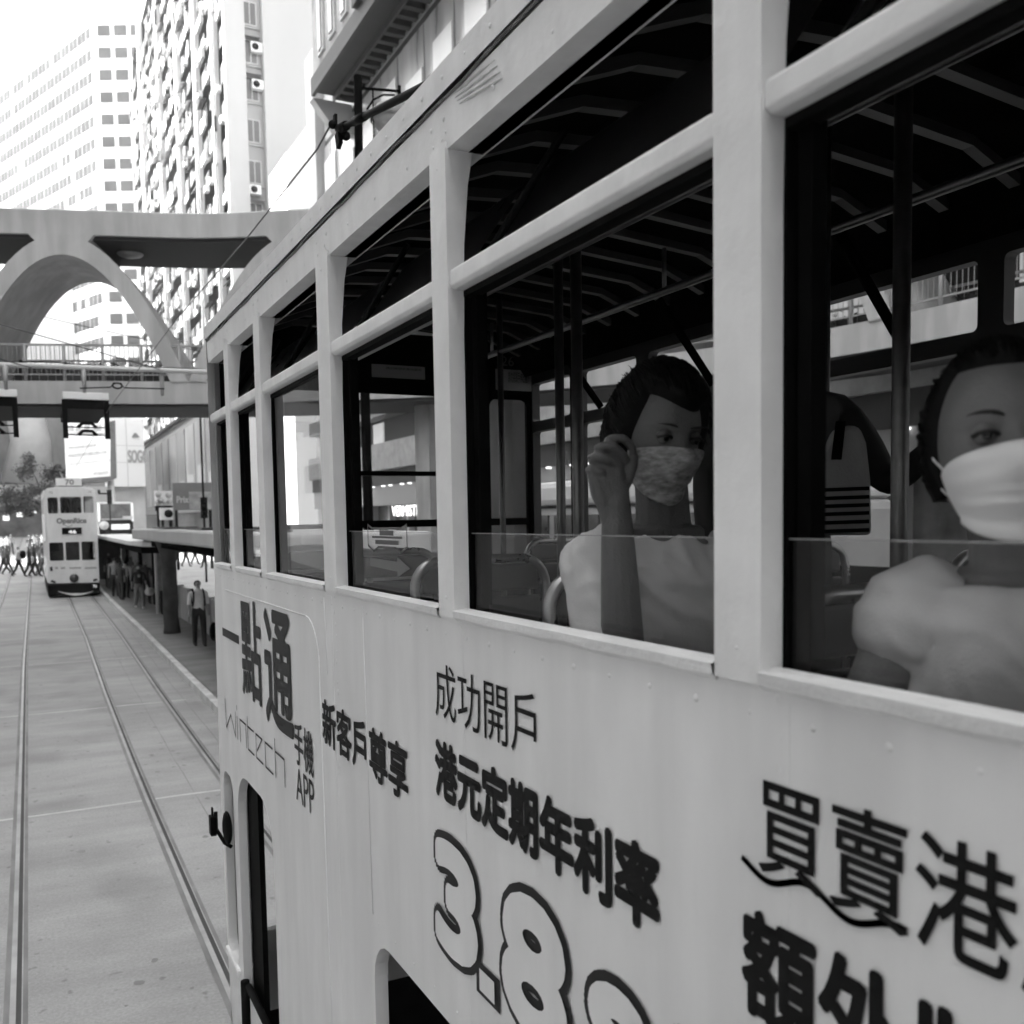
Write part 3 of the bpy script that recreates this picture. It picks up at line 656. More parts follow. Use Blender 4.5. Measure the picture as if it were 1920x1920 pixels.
mb = MB().tube([a, m_+Vector((-.14, 0, -.02)), m_+Vector((-.08, 0, .08)), m_+Vector((.08, 0, .08)), m_+Vector((.14, 0, -.02)), b], .015, 6)
mb.tube([m_+Vector((.10*math.cos(t), 0, .06*math.sin(t)+.02)) for t in np.linspace(0, 6.28, 14)], .02, 6); mb.build('span_insulator', M_black, g)
MB().box(9.35, 9.6, 22.9, 23.15, 0, zg+.4).build('gantry_mast', M_mgrey, g)
MB().box(-4.1, -3.9, 23.8, 24.0, 0, zg+.4).build('gantry_mast', M_mgrey, g)
# wires
def wire(name, pts, r, lab, cat='wire', grp=None):
    o = MB().tube(pts, r, 6).build(name, mat('wire_grey', .08, .5, namt=0)); tag(o, lab, cat, grp); return o
wp = [atX(596, 278, 1.8), atX(460, 450, 1.8), atX(330, 600, 1.8), atX(205, 765, 1.8)]
wire('contact_wire', [p1+Vector((-.018, .05, .09)), wp[0], wp[1], wp[2], wp[3], Vector((1.95, 33, 5.95)), Vector((2.1, 47, 5.9))], .0065, 'thin contact wire running from the trolley head down under the footbridge')
wire('span_wire', [atY(-30, 600, 20), atY(60, 625, 21.0), atY(300, 693, 23.4)], .011, 'pale slanting span wire crossing in front of the left arch, upper of two', 'wire')
wire('span_wire', [atY(-20, 570, 30), atY(150, 610, 30), atY(380, 660, 30)], .012, 'hair-thin slanting wire seen through the left arch behind the pipe', 'wire')
wire('span_wire', [atY(-30, 665, 21), atY(60, 690, 22.5)], .011, 'short slanting wire at the left edge just above the cross pipe', 'wire')

# ================================================================== BUILDINGS
M_off = mat('office_cladding', .38, .6, nscale=.05, namt=.04)
M_offwin = mat('office_glass', .045, .9, nscale=.3, namt=.35, spec=.03)
def frame2(o, u):           # local frame: u = unit horizontal direction, returns fn(s, out, z)
    u = Vector((u[0], u[1], 0)).normalized(); n = Vector((u.y, -u.x, 0)); o = Vector((o[0], o[1], 0))
    return lambda s, w_, z: o+u*s+n*w_+Vector((0, 0, z))
# office block with ribbon windows
CY0 = 165.
co = atY(197, 600, CY0)
off = thing('office_building', 'white office tower with continuous ribbon windows stepping down towards the left', 'building', (co.x, CY0, 0))
dl = Vector((-.37, .93, 0)); dr_ = Vector((.89, -.454, 0))
top = atY(192, 42, CY0).z
base_poly = [co+dl*95, co, co+dr_*9, co+dr_*9+dl*95]
MB().prism([Vector((p.x, p.y, 0)) for p in base_poly], (0, 0, top)).build('wall', M_off, off)
for f_ in range(18):
    zc = atY(195, 62+41.2*f_, CY0).z
    for (d_, L0, L1, nw, nm) in ((dl, .6, 94, 64, 'ribbon_window'), (dr_, .5, 8.2, 3, 'ribbon_window')):
        n = Vector((d_.y, -d_.x, 0));
        if n.dot(Vector((-1, -1, 0))) < 0: n = -n
        mb = MB(); a = co+d_*L0; b = co+d_*L1
        if nw > 10:
            c_ = (a+b)/2; mb.obox((c_.x, c_.y, zc), d_*(L1-L0)/2, n*.06, (0, 0, .78))
            for k in range(nw):
                q = a.lerp(b, k/nw); mb.obox((q.x, q.y, zc), d_*(.06 if k % 2 else .025), n*.07, (0, 0, .79), 1)
                if rng.random() < .05: q = a.lerp(b, (k+.5)/nw); mb.obox((q.x, q.y, zc-.1), d_*.5, n*.075, (0, 0, .6), 2)
        else:
            for k in range(nw):
                q = a.lerp(b, (k+.5)/nw); mb.obox((q.x, q.y, zc), d_*.95, n*.06, (0, 0, .78))
        mb.build(nm, [M_offwin, mat('office_mullion', .3, .6, namt=.05), mat('office_blind', .2, .7, namt=.1)], off)
# white lower block behind the arch, with a lattice of diamonds
wb = thing('white_building', 'bright low white building with a diamond lattice seen through the bridge arch', 'building', (6, 176, 0))
zt_ = atY(150, 548, 176).z
MB().prism([Vector((-14, 175, 0)), Vector((13.5, 175, 0)), Vector((13.5, 200, 0)), Vector((-14, 200, 0))], (0, 0, zt_)).build('wall', M_white, wb)
mb = MB(); a = atY(213, 640, 174.8); u_ = 1.35
for r in range(4):
    for c_ in range(6):
        x = a.x+c_*u_*1.9; z = a.z+r*u_*1.5-1.0
        mb.prism([Vector((x-u_*.8, 174.9, z)), Vector((x, 174.9, z-u_*.7)), Vector((x+u_*.8, 174.9, z)), Vector((x, 174.9, z+u_*.7))], (0, -.08, 0))
mb.build('diamond_lattice', mat('lattice_grey', .42, .7, namt=.1), wb)
mb = MB()
for k in range(70):
    x = -12+k*.42; mb.box(x, x+.12, 174.8, 174.95, atY(100, 662, 175).z-1, atY(100, 645, 175).z)
mb.build('roof_fence', mat('fence_grey', .45, .6, namt=.1), wb)

# apartment tower: cluttered street face, plain end face
XT, YT = 17., 88.
ap = thing('apartment_tower', 'tall pale apartment tower with cluttered balconies on the street side and plain end wall', 'building', (25, 120, 0))
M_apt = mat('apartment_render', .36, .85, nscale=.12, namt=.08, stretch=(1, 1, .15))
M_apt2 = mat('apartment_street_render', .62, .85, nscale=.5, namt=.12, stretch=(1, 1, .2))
ex = atY(592, 300, YT).x
c1, c2 = atY(467, 300, YT).x, atY(500, 300, YT).x      # recessed window slot on the end wall
e1 = atY(427, 300, YT).x
zT = 75
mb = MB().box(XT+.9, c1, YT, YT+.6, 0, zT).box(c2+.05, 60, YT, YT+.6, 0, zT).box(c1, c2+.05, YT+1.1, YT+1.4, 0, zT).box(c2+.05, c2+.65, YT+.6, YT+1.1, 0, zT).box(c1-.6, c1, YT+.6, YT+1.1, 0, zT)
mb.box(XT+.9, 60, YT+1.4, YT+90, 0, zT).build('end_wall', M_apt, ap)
zs_ = [atY(490, y, YT).z for y in (18, 90, 160, 239, 316, 396, 472)]
for i, z in enumerate(zs_):
    xw = (c1*.55+c2*.45)
    w = MB().box(xw-.62, xw+.62, YT+1.04, YT+1.1, z-1.05, z+1.0).build('window', mat('window_frame_pale', .6, .5, namt=.05), ap)
    MB().box(xw-.52, xw-.04, YT+1.0, YT+1.04, z-.95, z+.9).box(xw+.04, xw+.52, YT+1.0, YT+1.04, z-.95, z+.9).build('pane', M_win, w)
    MB().box(c1, c2, YT+.95, YT+1.1, z-1.35, z-1.2).build('window_ledge', M_apt, ap)
    if i in (1, 2, 5): MB().prism([Vector((xw-1.0, YT+1.1, z+1.25)), Vector((xw-1.0, YT+.35, z+1.0)), Vector((xw+.75, YT+.35, z+1.0)), Vector((xw+.75, YT+1.1, z+1.25))], (0, 0, .06)).build('awning', mat('awning_dark', .10, .7, namt=.2), ap)
    if i in (1, 2, 4):
        xa, za = (c2-.45, z+.25) if i < 4 else (c1+.6, z-1.75)
        u = MB().box(xa-.5, xa+.5, YT+.45, YT+1.0, za-.4, za+.4).build('ac_unit', mat('ac_casing', .75, .5, namt=.05), ap)
        MB().tube([(xa-.12, YT+.44, za), (xa-.12, YT+.40, za)], .3, 14).build('fan_grille', M_black, u)
# street face: rows of flats between pipe shafts
ycol = [161, 143, 129, 118, 109.5, 102.5, 96.2, 91.0, 88.8]
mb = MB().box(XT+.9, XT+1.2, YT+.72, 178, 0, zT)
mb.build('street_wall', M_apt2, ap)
for y in (150, 131.5, 116.5, 104.2, 94.2):
    MB().box(XT+.45, XT+.9, y-.5, y+.5, 0, zT).build('pipe_shaft', M_apt2, ap)
    MB().tube([(XT+.25, y-.75, 0), (XT+.25, y-.75, zT)], .14, 8).build('drain_pipe', mat('drain_pipe_grey', .45, .6, namt=.1), ap)
MB().box(XT+.35, XT+.9, YT-.01, YT+.7, 0, zT).build('corner_fin', M_apt, ap)
rng = random.Random(5); n_ac = 0
M_clut = [mat('clutter_dark', .04, .8, namt=.3), mat('clutter_mid', .22, .7, namt=.3), mat('clutter_pale', .5, .6, namt=.1)]
win = MB(); clut = MB()
seg = [(89.6, 93.2), (95.2, 103.4), (105.2, 115.6), (117.6, 130.4), (132.6, 149), (151, 176)]
for fl in range(20):
    z = 6.5+fl*3.3
    for (ya, yb) in seg:
        n = max(1, round((yb-ya)/3.4))
        for k in range(n):
            y = ya+(yb-ya)*(k+.5)/n; wy = min(1.2, (yb-ya)/n*.36)
            win.box(XT+.80, XT+.9, y-wy, y+wy, z+.6, z+2.2, 0)
            if rng.random() < .55: win.box(XT+.74, XT+.80, y-wy*rng.uniform(.2, 1), y, z+.65, z+2.1, 1)
            if rng.random() < .5:   # bay or balcony box
                d_ = rng.uniform(.2, .5); clut.box(XT+.9-d_, XT+.79, y-wy-.1, y+wy+.1, z-.2, z+rng.uniform(.5, 1.0), 2)
            if rng.random() < .3: clut.prism([Vector((XT+.8, y-wy-.2, z+2.45)), Vector((XT+.8-rng.uniform(.3, .7), y-wy-.2, z+2.2)), Vector((XT+.3, y+wy+.2, z+2.2)), Vector((XT+.8, y+wy+.2, z+2.45))], (0, 0, .05), rng.choice((0, 1, 2)))
            if n_ac < 92 and 12 < z < 60 and y < 140 and rng.random() < .5:
                n_ac += 1; ya_ = y+rng.uniform(-wy, wy)
                u = MB().box(XT+.35, XT+.79, ya_-.4, ya_+.4, z+.05, z+.6).build('ac_unit', mat('ac_casing', .75, .5, namt=.05), ap)
            if rng.random() < .55:  # laundry and racks
                yy = y+rng.uniform(-1, 1)*wy
                for q in range(rng.randint(1, 4)): yl = yy+q*.38; clut.box(XT+.25-.25*rng.random(), XT+.3, yl, yl+.3, z+rng.uniform(-.5, .4), z+rng.uniform(.8, 1.3), rng.choice((0, 1, 1, 2, 2)))
o = win.build('window_rows', [M_win, M_clut[2]], ap); o['kind'] = 'stuff'; o = clut.build('balcony_clutter', M_clut, ap); o['kind'] = 'stuff'
# podium of the tower with tall posters and a cornice
MB().box(XT-1.0, XT+.9, YT+.8, 176, 0, 14.6).build('podium', mat('podium_grey', .28, .7, nscale=.3, namt=.15), ap)
a, b = atX(388, 778, XT-1.3), atX(268, 838, XT-1.3)
MB().tube([(XT-1.25, 88.8, 14.8), (XT-1.25, 176, 14.8)], .28, 8).build('cornice', M_clut[0], ap)
rng = random.Random(9)
for k in range(12):
    ya = 90.5+k*6.6; v = (.16, .24, .30, .18, .26, .21)[k % 6]
    pnl = MB().box(XT-1.12, XT-1.01, ya, ya+5.8, 5.6, 13.6).build('poster', mat('poster_%d' % (k % 6), v, .35, nscale=.35, namt=.45, stretch=(1, .7, .35)), ap)
    MB().box(XT-1.15, XT-1.12, ya+.8, ya+4.6, 6.2+2*rng.random(), 7.4+2*rng.random()).build('poster_panel', mat('poster_white', .4, .5, namt=.1), pnl)
MB().box(XT-1.6, XT-1.0, YT+.8, 176, 4.4, 5.2).build('shop_fascia', M_clut[1], ap)
MB().box(XT-1.05, XT-1.0, YT+.8, 176, 0.9, 4.3).build('shop_front', M_win, ap)

# bright slab (billboard house) in front of the tower's end wall
YS_ = 75.
def polyY(Y, pts, thick, name, m, parent=None, dirn=1):
    mb = MB(); mb.prism([atY(x, y, Y) for x, y in pts], (0, thick*dirn, 0)); return mb.build(name, m, parent)
q = [(537, 285), (590, 215), (596, 215), (640, 560), (538, 560)]
sb = thing('white_stair_house', 'blank bright white wall with slanting top between the tower and dark building', 'building', tuple(atY(560, 500, YS_)[:2])+(0,))
qq = [atY(x, y, YS_) for x, y in q]; qq[3].z = qq[4].z = 0
qq = [qq[0], qq[1], Vector((qq[1].x+8, YS_, qq[1].z)), Vector((qq[1].x+8, YS_, 0)), Vector((qq[0].x, YS_, 0))]
MB().prism(qq, (0, 6, 0)).build('wall', M_white, sb)

# building along the right side of the street, shaded, with white panels and a dark projecting floor
XB = 18.
rb = thing('street_building', 'shaded grey street building with dark projecting upper storey and white window panels', 'building', (24, 25, 0))
M_rb = mat('grey_stone', .40, .8, nscale=.4, namt=.15, stretch=(1, 1, .3)); M_rbd = mat('dark_soffit', .035, .7, namt=.3, nscale=.8)  # plain grey stone for walls and piers, dark tone for soffits
k_ = XB/14.
zc0 = 28.6
MB().box(XB, 45, -60, 62, 9.6, 33).build('wall', M_rb, rb)
MB().box(XB-.6, 45, 60.6, 62.6, 0, 33).build('corner_pier', M_rb, rb)
# bays: pier, tall pale panel, low balcony panel
for i in range(18):
    y1 = 60.8-i*3.6; y0 = y1-2.75
    if y0 < -10: break
    fr = MB().box(XB-.06, XB, y0, y1, 22.4, 26.9).build('window', mat('bay_glass_pale', .36, .3, nscale=.4, namt=.35, stretch=(1, 2, .3)), rb)
    MB().box(XB-.16, XB-.06, y0+.05, y1-.5, 23.85, 25.9-.5*((i*5) % 3)).build('white_panel', mat('opal_panel', .72, .4, namt=.06, nscale=.5), fr)
    mb = MB()
    for zz in (22.5, 23.5): mb.box(XB-.42, XB-.36, y0-.1, y1+.1, zz, zz+.07)
    for yy in (y0-.1, (y0+y1)/2, y1): mb.box(XB-.42, XB-.36, yy, yy+.08, 22.5, 23.6)
    mb.box(XB-.40, XB-.38, y0, y1-1.5, 22.6, 23.45, 1).box(XB-.40, XB-.38, y0+1.5, y1-.1, 22.6, 23.45, 1)
    mb.build('balcony_panel', [M_dgrey, mat('opal_panel', .72)], rb)
MB().box(XB-.45, XB, -14, 60.5, 22.0, 22.4).build('balcony_slab', M_rb, rb)
# projecting dark storey: soffit with joists, fascia, windows above
XO = 15.5
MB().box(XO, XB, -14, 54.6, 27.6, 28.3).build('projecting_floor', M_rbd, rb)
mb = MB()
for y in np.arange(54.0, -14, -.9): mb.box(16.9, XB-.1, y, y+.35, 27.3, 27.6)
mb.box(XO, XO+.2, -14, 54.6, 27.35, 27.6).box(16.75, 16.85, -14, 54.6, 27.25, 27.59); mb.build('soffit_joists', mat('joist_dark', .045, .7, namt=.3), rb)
MB().prism([Vector((XO+.1, 54.6, 27.3)), Vector((XB-.1, 54.6, 27.3)), Vector((XB-.1, 54.6, 25.6)), Vector((XB-1.2, 54.6, 25.8))], (0, .7, 0)).build('corbel', M_rb, rb)
MB().box(XO+.15, 45, -60, 54.4, 28.3, 46).build('upper_wall', mat('weathered_stone', .30, .85, nscale=.9, namt=.5, stretch=(1, 1, .5)), rb)
for i in range(14):
    y = 53.2-i*2.1
    wv = MB().box(XO+.03, XO+.15, y-1.1, y, 28.9, 33.2).build('window', mat('window_stone_frame', .42, .7, namt=.15), rb)
    MB().box(XO-.03, XO+.03, y-.85, y-.25, 29.1, 33.0).build('pane', M_win, wv)
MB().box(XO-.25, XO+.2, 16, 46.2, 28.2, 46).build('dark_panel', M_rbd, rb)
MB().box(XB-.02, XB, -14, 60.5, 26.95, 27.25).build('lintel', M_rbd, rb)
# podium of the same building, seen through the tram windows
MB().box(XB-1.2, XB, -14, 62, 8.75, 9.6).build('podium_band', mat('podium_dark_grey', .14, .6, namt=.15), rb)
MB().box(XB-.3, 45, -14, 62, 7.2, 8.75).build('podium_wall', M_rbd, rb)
mt = mat('tiled_band', .24, .5, nscale=2, namt=.25)
MB().box(XB-1.3, XB-.3, -14, 62, 5.9, 7.3).build('tiled_parapet', mt, rb)
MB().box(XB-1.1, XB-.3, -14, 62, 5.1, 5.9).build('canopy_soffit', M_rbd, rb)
MB().box(XB-1.0, XB-.3, -14, 62, 4.05, 5.1).build('shop_fascia', mat('pale_fascia', .26, .5, nscale=.3, namt=.1), rb)
MB().box(XB-.25, 45, -14, 62, 0, 4.05).build('shop_front', mat('shop_glass', .11, .2, nscale=.6, namt=.6), rb)
rng = random.Random(21)
for i in range(26):
    y = 60-i*2.8
    if rng.random() < .6: MB().box(XB-.36, XB-.3, y-1.7, y, 7.4, 8.6).build('lit_window', mat('lit_window_%d' % (i % 2), .4, .4, emit=(.16, .04)[i % 2], namt=.2, nscale=1), rb)
    MB().box(XB-.6, XB-.25, y-.25, y, 0, 4.05).build('shop_pier', M_rb, rb)
    if rng.random() < .7: MB().box(XB-.34, XB-.26, y-2.2, y-.5, rng.uniform(.8, 1.6), rng.uniform(2.4, 3.6)).build('shop_display', mat('display_%d' % (i % 3), (.15, .5, .75)[i % 3], .5, nscale=1.5, namt=.4, emit=(0, .02, .08)[i % 3]), rb)
    for j in range(2): MB().obox((XB-.9, y-.7-j*1.1, 5.06), (.3, .12, 0), (-.02, .05, 0), (0, 0, .03)).build('downlight', mat('lamp_strip', .6, .4, emit=.25, namt=0), rb)
ts = atX(722, 978, XB-1.1); te = atX(768, 956, XB-1.1)
t = text_mb('VERMISTI', ts.y, te.y, 3.45, 4.0, lambda u, v: Vector((XB-.70, u, v)), .015); t.build('lit_sign', mat('lit_lettering', .9, .4, emit=.35, namt=0), rb)
ts, te = atX(783, 1000, XB-1.1), atX(815, 1000, XB-1.1)
t = text_mb('BABIL', ts.y, te.y, 2.75, 3.25, lambda u, v: Vector((XB-.66, u, v))); t.build('shop_lettering', mat('dull_sign_lettering', .3, .5, namt=0), rb)

# tall block on the other side of the street (beside and behind the camera): unseen, placed and sized to shade the street
lb = thing('shading_block', 'unseen tall plain city block across the street, placed to shade it', 'building', (-22, 12, 0))
MB().box(-40, -14, -62, 69, 0, 58).build('wall', mat('block_render', .80, .8, nscale=.2, namt=.15), lb)  # walls kept pale to bounce light back into the street
MB().box(-40, -14.5, 34, 68.5, 58.2, 92).build('shade_tower', mat('block_render', .80), lb)  # unseen upper part added to keep the top of the right-hand building shaded
for fl in range(15):
    mb = MB()
    for k in range(24): y = -56+k*5.1; mb.box(-14.0, -13.94, y, y+3.2, 5+fl*3.5, 6.7+fl*3.5)
    mb.build('window_row', M_win, lb)

lb3 = thing('rear_shading_block', 'unseen pale city block added behind the photographer to cut the light from there', 'building', (2, -70, 0))  # unseen block added to darken faces turned back down the street
MB().box(-40, 45, -85, -64, 0, 40).build('wall', mat('block_render', .80), lb3)
for fl in range(9):
    mb = MB()
    for k in range(16): mb.box(-38+k*5.2, -35+k*5.2, -64, -63.94, 5+fl*3.7, 6.9+fl*3.7)
    mb.build('window_row', M_win, lb3)
lb2 = thing('far_shading_block', 'unseen second pale city block past the crossing, added to shade the tower podium', 'building', (-24, 120, 0))  # unseen block added so the podium falls in shade below the lit tower
MB().box(-42, -17, 86, 185, 0, 46).build('wall', mat('block_render', .80), lb2)
for fl in range(11):
    mb = MB()
    for k in range(20): y = 87+k*4.9; mb.box(-17.0, -16.94, y, y+3, 5+fl*3.5, 6.7+fl*3.5)
    mb.build('window_row', M_win, lb2)
# ------------------------------------------------------------------ far end of the street
bb = thing('poster_building', 'building clad in a huge pale and dark swirled poster at far left under the bridge', 'building', (0, 150, 0))
a, b = atY(-80, 908, 150), atY(118, 780, 150)
MB().box(-22, b.x, 150, 165, a.z, b.z+4).build('poster', mat('swirl_poster', .15, .6, nscale=.16, namt=.75, stretch=(1, 1, .4)), bb)
mb = MB(); c_ = atY(62, 825, 150)
mb.tube([(c_.x-1.0, 149.98, a.z), (c_.x-.3, 149.98, a.z+6), (c_.x-1.4, 149.98, a.z+14)], [3.4, 2.6, 2.2], 12)
mb.build('poster_figure', mat('poster_pale', .42, .6, nscale=.4, namt=.15), bb)
MB().box(-22, b.x, 150.2, 165, 6, a.z).build('white_band', M_white, bb)
MB().box(-22, b.x, 150.1, 165, 0, 6).build('shop_front', mat('shop_glass', .11), bb)
for i in range(9): MB().box(-8+i*1.7, -7.2+i*1.7, 149.9, 150.05, 4+((i*7) % 3)*.5, 5.2).build('lit_sign', mat('lit_window_0', .6), bb)

YG = 118.
sg = thing('department_store', 'bright white store front with grey letters behind the billboard', 'building', tuple(atY(245, 900, YG)[:2])+(0,))
a, b = atY(212, 912, YG), atY(268, 786, YG)
MB().box(a.x, b.x+.0, YG, YG+12, a.z, b.z).build('wall', M_white, sg)
MB().box(a.x-5, b.x, YG+1, YG+12, 0, a.z).build('lower_wall', mat('pale_shop_wall', .5, .6, nscale=.2, namt=.3), sg)
c0_, c1_ = atY(240, 868, YG), atY(278, 844, YG)
text_mb('SOGO', c0_.x, c1_.x, c0_.z, c1_.z, lambda u, v: Vector((u, YG-.06, v)), .06).build('lettering', mat('store_lettering', .32, .5, namt=0), sg)
cc = atY(254, 817, YG); mb = MB()
mb.prism([cc+Vector((-.45, -.05, -.2)), cc+Vector((.45, -.05, -.2)), cc+Vector((.12, -.05, .3)), cc+Vector((-.12, -.05, .3))], (0, -.04, 0)); mb.build('store_emblem', mat('store_emblem_grey', .2, .5, namt=0), sg)
mb = MB()
for z in (.35, .6): zz = a.z+(b.z-a.z)*z; mb.box(a.x, b.x, YG-.02, YG, zz, zz+.06)
mb.box(a.x+1.6, a.x+1.68, YG-.02, YG, a.z, b.z); mb.build('panel_joint', mat('joint_grey', .5, .6, namt=0), sg)

YBB = 88.
bl = thing('billboard', 'large pale box billboard with dark edges hanging above the oncoming tram', 'billboard', tuple(atY(165, 890, YBB))) 
q = [atY(x, y, YBB) for x, y in ((122, 814), (207, 818), (207, 893), (124, 899))]
MB().prism(q, (0, .3, 0)).build('board_face', mat('board_pale', .66, .6, nscale=.4, namt=.05), bl)
q2 = [atY(x, y, YBB) for x, y in ((207, 790), (216, 788), (219, 896), (207, 893))]; MB().prism(q2, (0, 2.2, 0)).build('board_side', M_dgrey, bl)
q2 = [atY(x, y, YBB) for x, y in ((124, 899), (207, 893), (219, 896), (207, 902), (124, 908))]; MB().prism(q2, (0, 2.0, 0)).build('board_base', M_dgrey, bl)
for (y0, x0, x1, t_) in ((838, 128, 180, 4), (852, 128, 200, 5), (870, 126, 207, 1.2), (886, 175, 203, 5)):
    sl_ = -.10
    MB().prism([atY(x0, y0, YBB-.03), atY(x1, y0+sl_*(x1-x0), YBB-.03), atY(x1, y0+t_+sl_*(x1-x0), YBB-.03), atY(x0, y0+t_, YBB-.03)], (0, -.02, 0)).build('text_line', mat('faint_print', .42, .6, nscale=6, namt=.35), bl)
q2 = [atY(x, y, YBB+.5) for x, y in ((124, 786), (202, 784), (202, 812), (124, 812))]; bo = MB().prism(q2, (0, .3, 0)).build('upper_board', M_white, bl)
for i, (x0, x1) in enumerate(((129, 138), (141, 153), (158, 168), (175, 190))):
    pp = [(x0, 808), (x1, 808), (x1, 797), (x0, 797)] if i != 1 else [(x0, 808), (x1, 808), ((x0+x1)/2, 794)]
    MB().prism([atY(x, y, YBB+.45) for x, y in pp], (0, -.03, 0)).build('print_block', mat('faint_print', .42), bo)
MB().tube([atY(206, 890, YBB+1), Vector((atY(206, 890, YBB+1).x+.2, YBB+1, ground(YBB)))], .28, 10).build('board_post', M_mgrey, bl)

# street tree
YTr = 92.
def tree(x, y, h, rad, lab):
    t = thing('street_tree', lab, 'tree', (x, y, ground(y)))
    g0 = ground(y); rng = random.Random(4)
    mb = MB().tube([(x, y, g0), (x+.1, y, g0+h*.3), (x-.1, y, g0+h*.55), (x+.1, y, g0+h*.8)], [.22, .17, .12, .05], 10)
    limbs = []
    for k in range(10):
        a = k*2.4; z0 = g0+h*(.38+.04*k); tip = Vector((x+math.cos(a)*rad*rng.uniform(.5, .95), y+math.sin(a)*rad*.9, g0+h*rng.uniform(.5, .98)))
        mb.tube([(x, y, z0), Vector((x, y, z0)).lerp(tip, .5)+Vector((0, 0, .3)), tip], [.08, .05, .02], 6); limbs.append(tip)
    mb.build('trunk', mat('bark', .07, .9, namt=.3, nscale=8), t)
    cl = []
    for tip in limbs:
        for k in range(14): cl.append((tip+Vector((rng.gauss(0, .6), rng.gauss(0, .6), rng.gauss(0, .45))), rng.uniform(.35, .75)))
    lf = MB()
    for c_, r in cl:
        for k in range(90):
            d_ = Vector((rng.gauss(0, 1), rng.gauss(0, 1), rng.gauss(0, .7))).normalized()*r*rng.uniform(.4, 1); p = c_+d_
            a = Vector((rng.uniform(-1, 1), rng.uniform(-1, 1), rng.uniform(-.5, .5))).normalized()*.16; b_ = a.cross(Vector((rng.uniform(-.5, .5), rng.uniform(-.5, .5), 1))).normalized()*.08
            lf.quad(p-a, p+b_, p+a, p-b_)
    lf.build('crown', mat('foliage', .075, .55, nscale=.9, namt=.5), t)
tp_ = atY(78, 920, YTr); tree(tp_.x, YTr, 7.4, 2.9, 'leafy street tree left of the oncoming tram beyond the crossing')

# ================================================================== STREET THINGS
# lamp post with a domed lantern
LY = 16.
lp = thing('street_lamp', 'dark street lamp post with short arm and domed glass lantern above the near tram', 'street lamp', tuple(atY(672, 300, LY)[:2])+(0,))
pt, pb = atY(671, 142, LY), atY(673, 310, LY)
MB().tube([(pb.x, LY, .1), (pb.x, LY, 4), pb, pt], [.10, .085, .075, .07], 12).build('post', M_dark, lp)
a, b = atY(675, 165, LY), atY(749, 171, LY)
MB().tube([a, b], .025, 8).tube([b+Vector((0, 0, -.06)), b+Vector((0, 0, .09))], .03, 8).tube([atY(x, y, LY) for x, y in ((688, 205), (700, 187), (718, 178), (740, 178))], .018, 8).tube([atY(699, 170, LY), atY(701, 265, LY)], .014, 6).build('arm', M_dark, lp)
c_ = atY(737, 222, LY); rr = .40
m = MB(); n = 20
prof = [(.04, .27), (.16, .26), (.28, .20), (.37, .10), (.41, .0), (.40, -.05)]
m.add([c_+Vector((r*math.cos(2*math.pi*k/n), r*math.sin(2*math.pi*k/n), z)) for r, z in prof for k in range(n)], [(j*n+k, j*n+(k+1) % n, (j+1)*n+(k+1) % n, (j+1)*n+k) for j in range(len(prof)-1) for k in range(n)], 0, True)
m.build('lantern_hood', mat('lantern_grey', .20, .4, namt=.1), lp)
MB().ball(c_+Vector((0, 0, -.05)), (.37, .37, .20), 20, 10).build('lantern_glass', mat('frosted_lantern', .38, .25, namt=.08), lp)

# shelters on the platform
sh1 = thing('platform_canopy', 'thick concrete shelter canopy with a kinked fascia just left of the near tram', 'shelter', (3.8, 24, .15))
P1_ = [(3.1, 12), (3.1, 22), (3.02, 26), (3.05, 33.3), (4.9, 33.3), (4.9, 12)]
m = MB(); m.prism([Vector((x, y, 2.80)) for x, y in P1_], (0, 0, .33)); m.build('canopy_slab', M_concl, sh1, .05)
mb = MB()
for k in range(9): mb.box(3.2+.15*(k % 3), 3.5+.3*(k % 4), 14+k*2.1, 15+k*2.1, 3.135, 3.17+.02*(k % 2))
mb.build('roof_junk', M_dark2, sh1)
rng = random.Random(2)
pc = (3.57, 28.6)
m = MB().tube([(pc[0]+rng.uniform(-.01, .01), pc[1], .15+2.65*k/12) for k in range(13)], [.24, .215]+[.205+rng.uniform(-.008, .008) for _ in range(8)]+[.23, .28, .36], 16)
m.build('pillar', mat('weathered_pillar', .055, .85, nscale=2.2, namt=.6, bump=.6, bscale=14), sh1)
m = MB().tube([(4.3, 17, .15), (4.3, 17, 2.8)], .16, 12); m.build('pillar', mat('weathered_pillar', .055), sh1)
sh2 = thing('tram_shelter', 'thin white topped tram stop shelter beside the oncoming tram with people waiting beneath', 'shelter', (3.7, 40, .15))
m = MB().prism([Vector((x, y, 2.58)) for x, y in ((2.97, 33.9), (3.15, 31.2), (3.5, 30.4), (4.7, 30.4), (4.9, 56), (3.25, 56))], (0, 0, .16)); m.build('roof', mat('white_canopy', .62, .5, nscale=.6, namt=.1), sh2, .03)
MB().box(3.15, 4.7, 31.5, 55.5, 2.36, 2.575).build('roof_beam_or_shade', M_dark, sh2)  # dark box added to stand in for shade beneath the shelter roof
MB().box(3.35, 4.8, 12.5, 32.8, 2.6, 2.795).build('canopy_shade_box', M_dark, sh1)  # dark box added to stand in for shade below the concrete slab
for y in (33.8, 39, 44, 50): MB().box(4.25, 4.4, y, y+.15, .15, 2.58).build('post', M_dark, sh2)
MB().box(4.42, 4.5, 35.5, 56, .2, 2.57).box(3.3, 4.4, 54.5, 54.6, .2, 2.57).build('back_panel', mat('shelter_panel_shade', .03, .4, namt=.3), sh2)  # dark panel lengthened and closed at the end to darken the shelter inside
pa = MB().box(3.98, 4.40, 35.0, 35.12, .75, 2.35).build('advert_panel', mat('advert_grey', .20, .4, nscale=2, namt=.4), sh2)
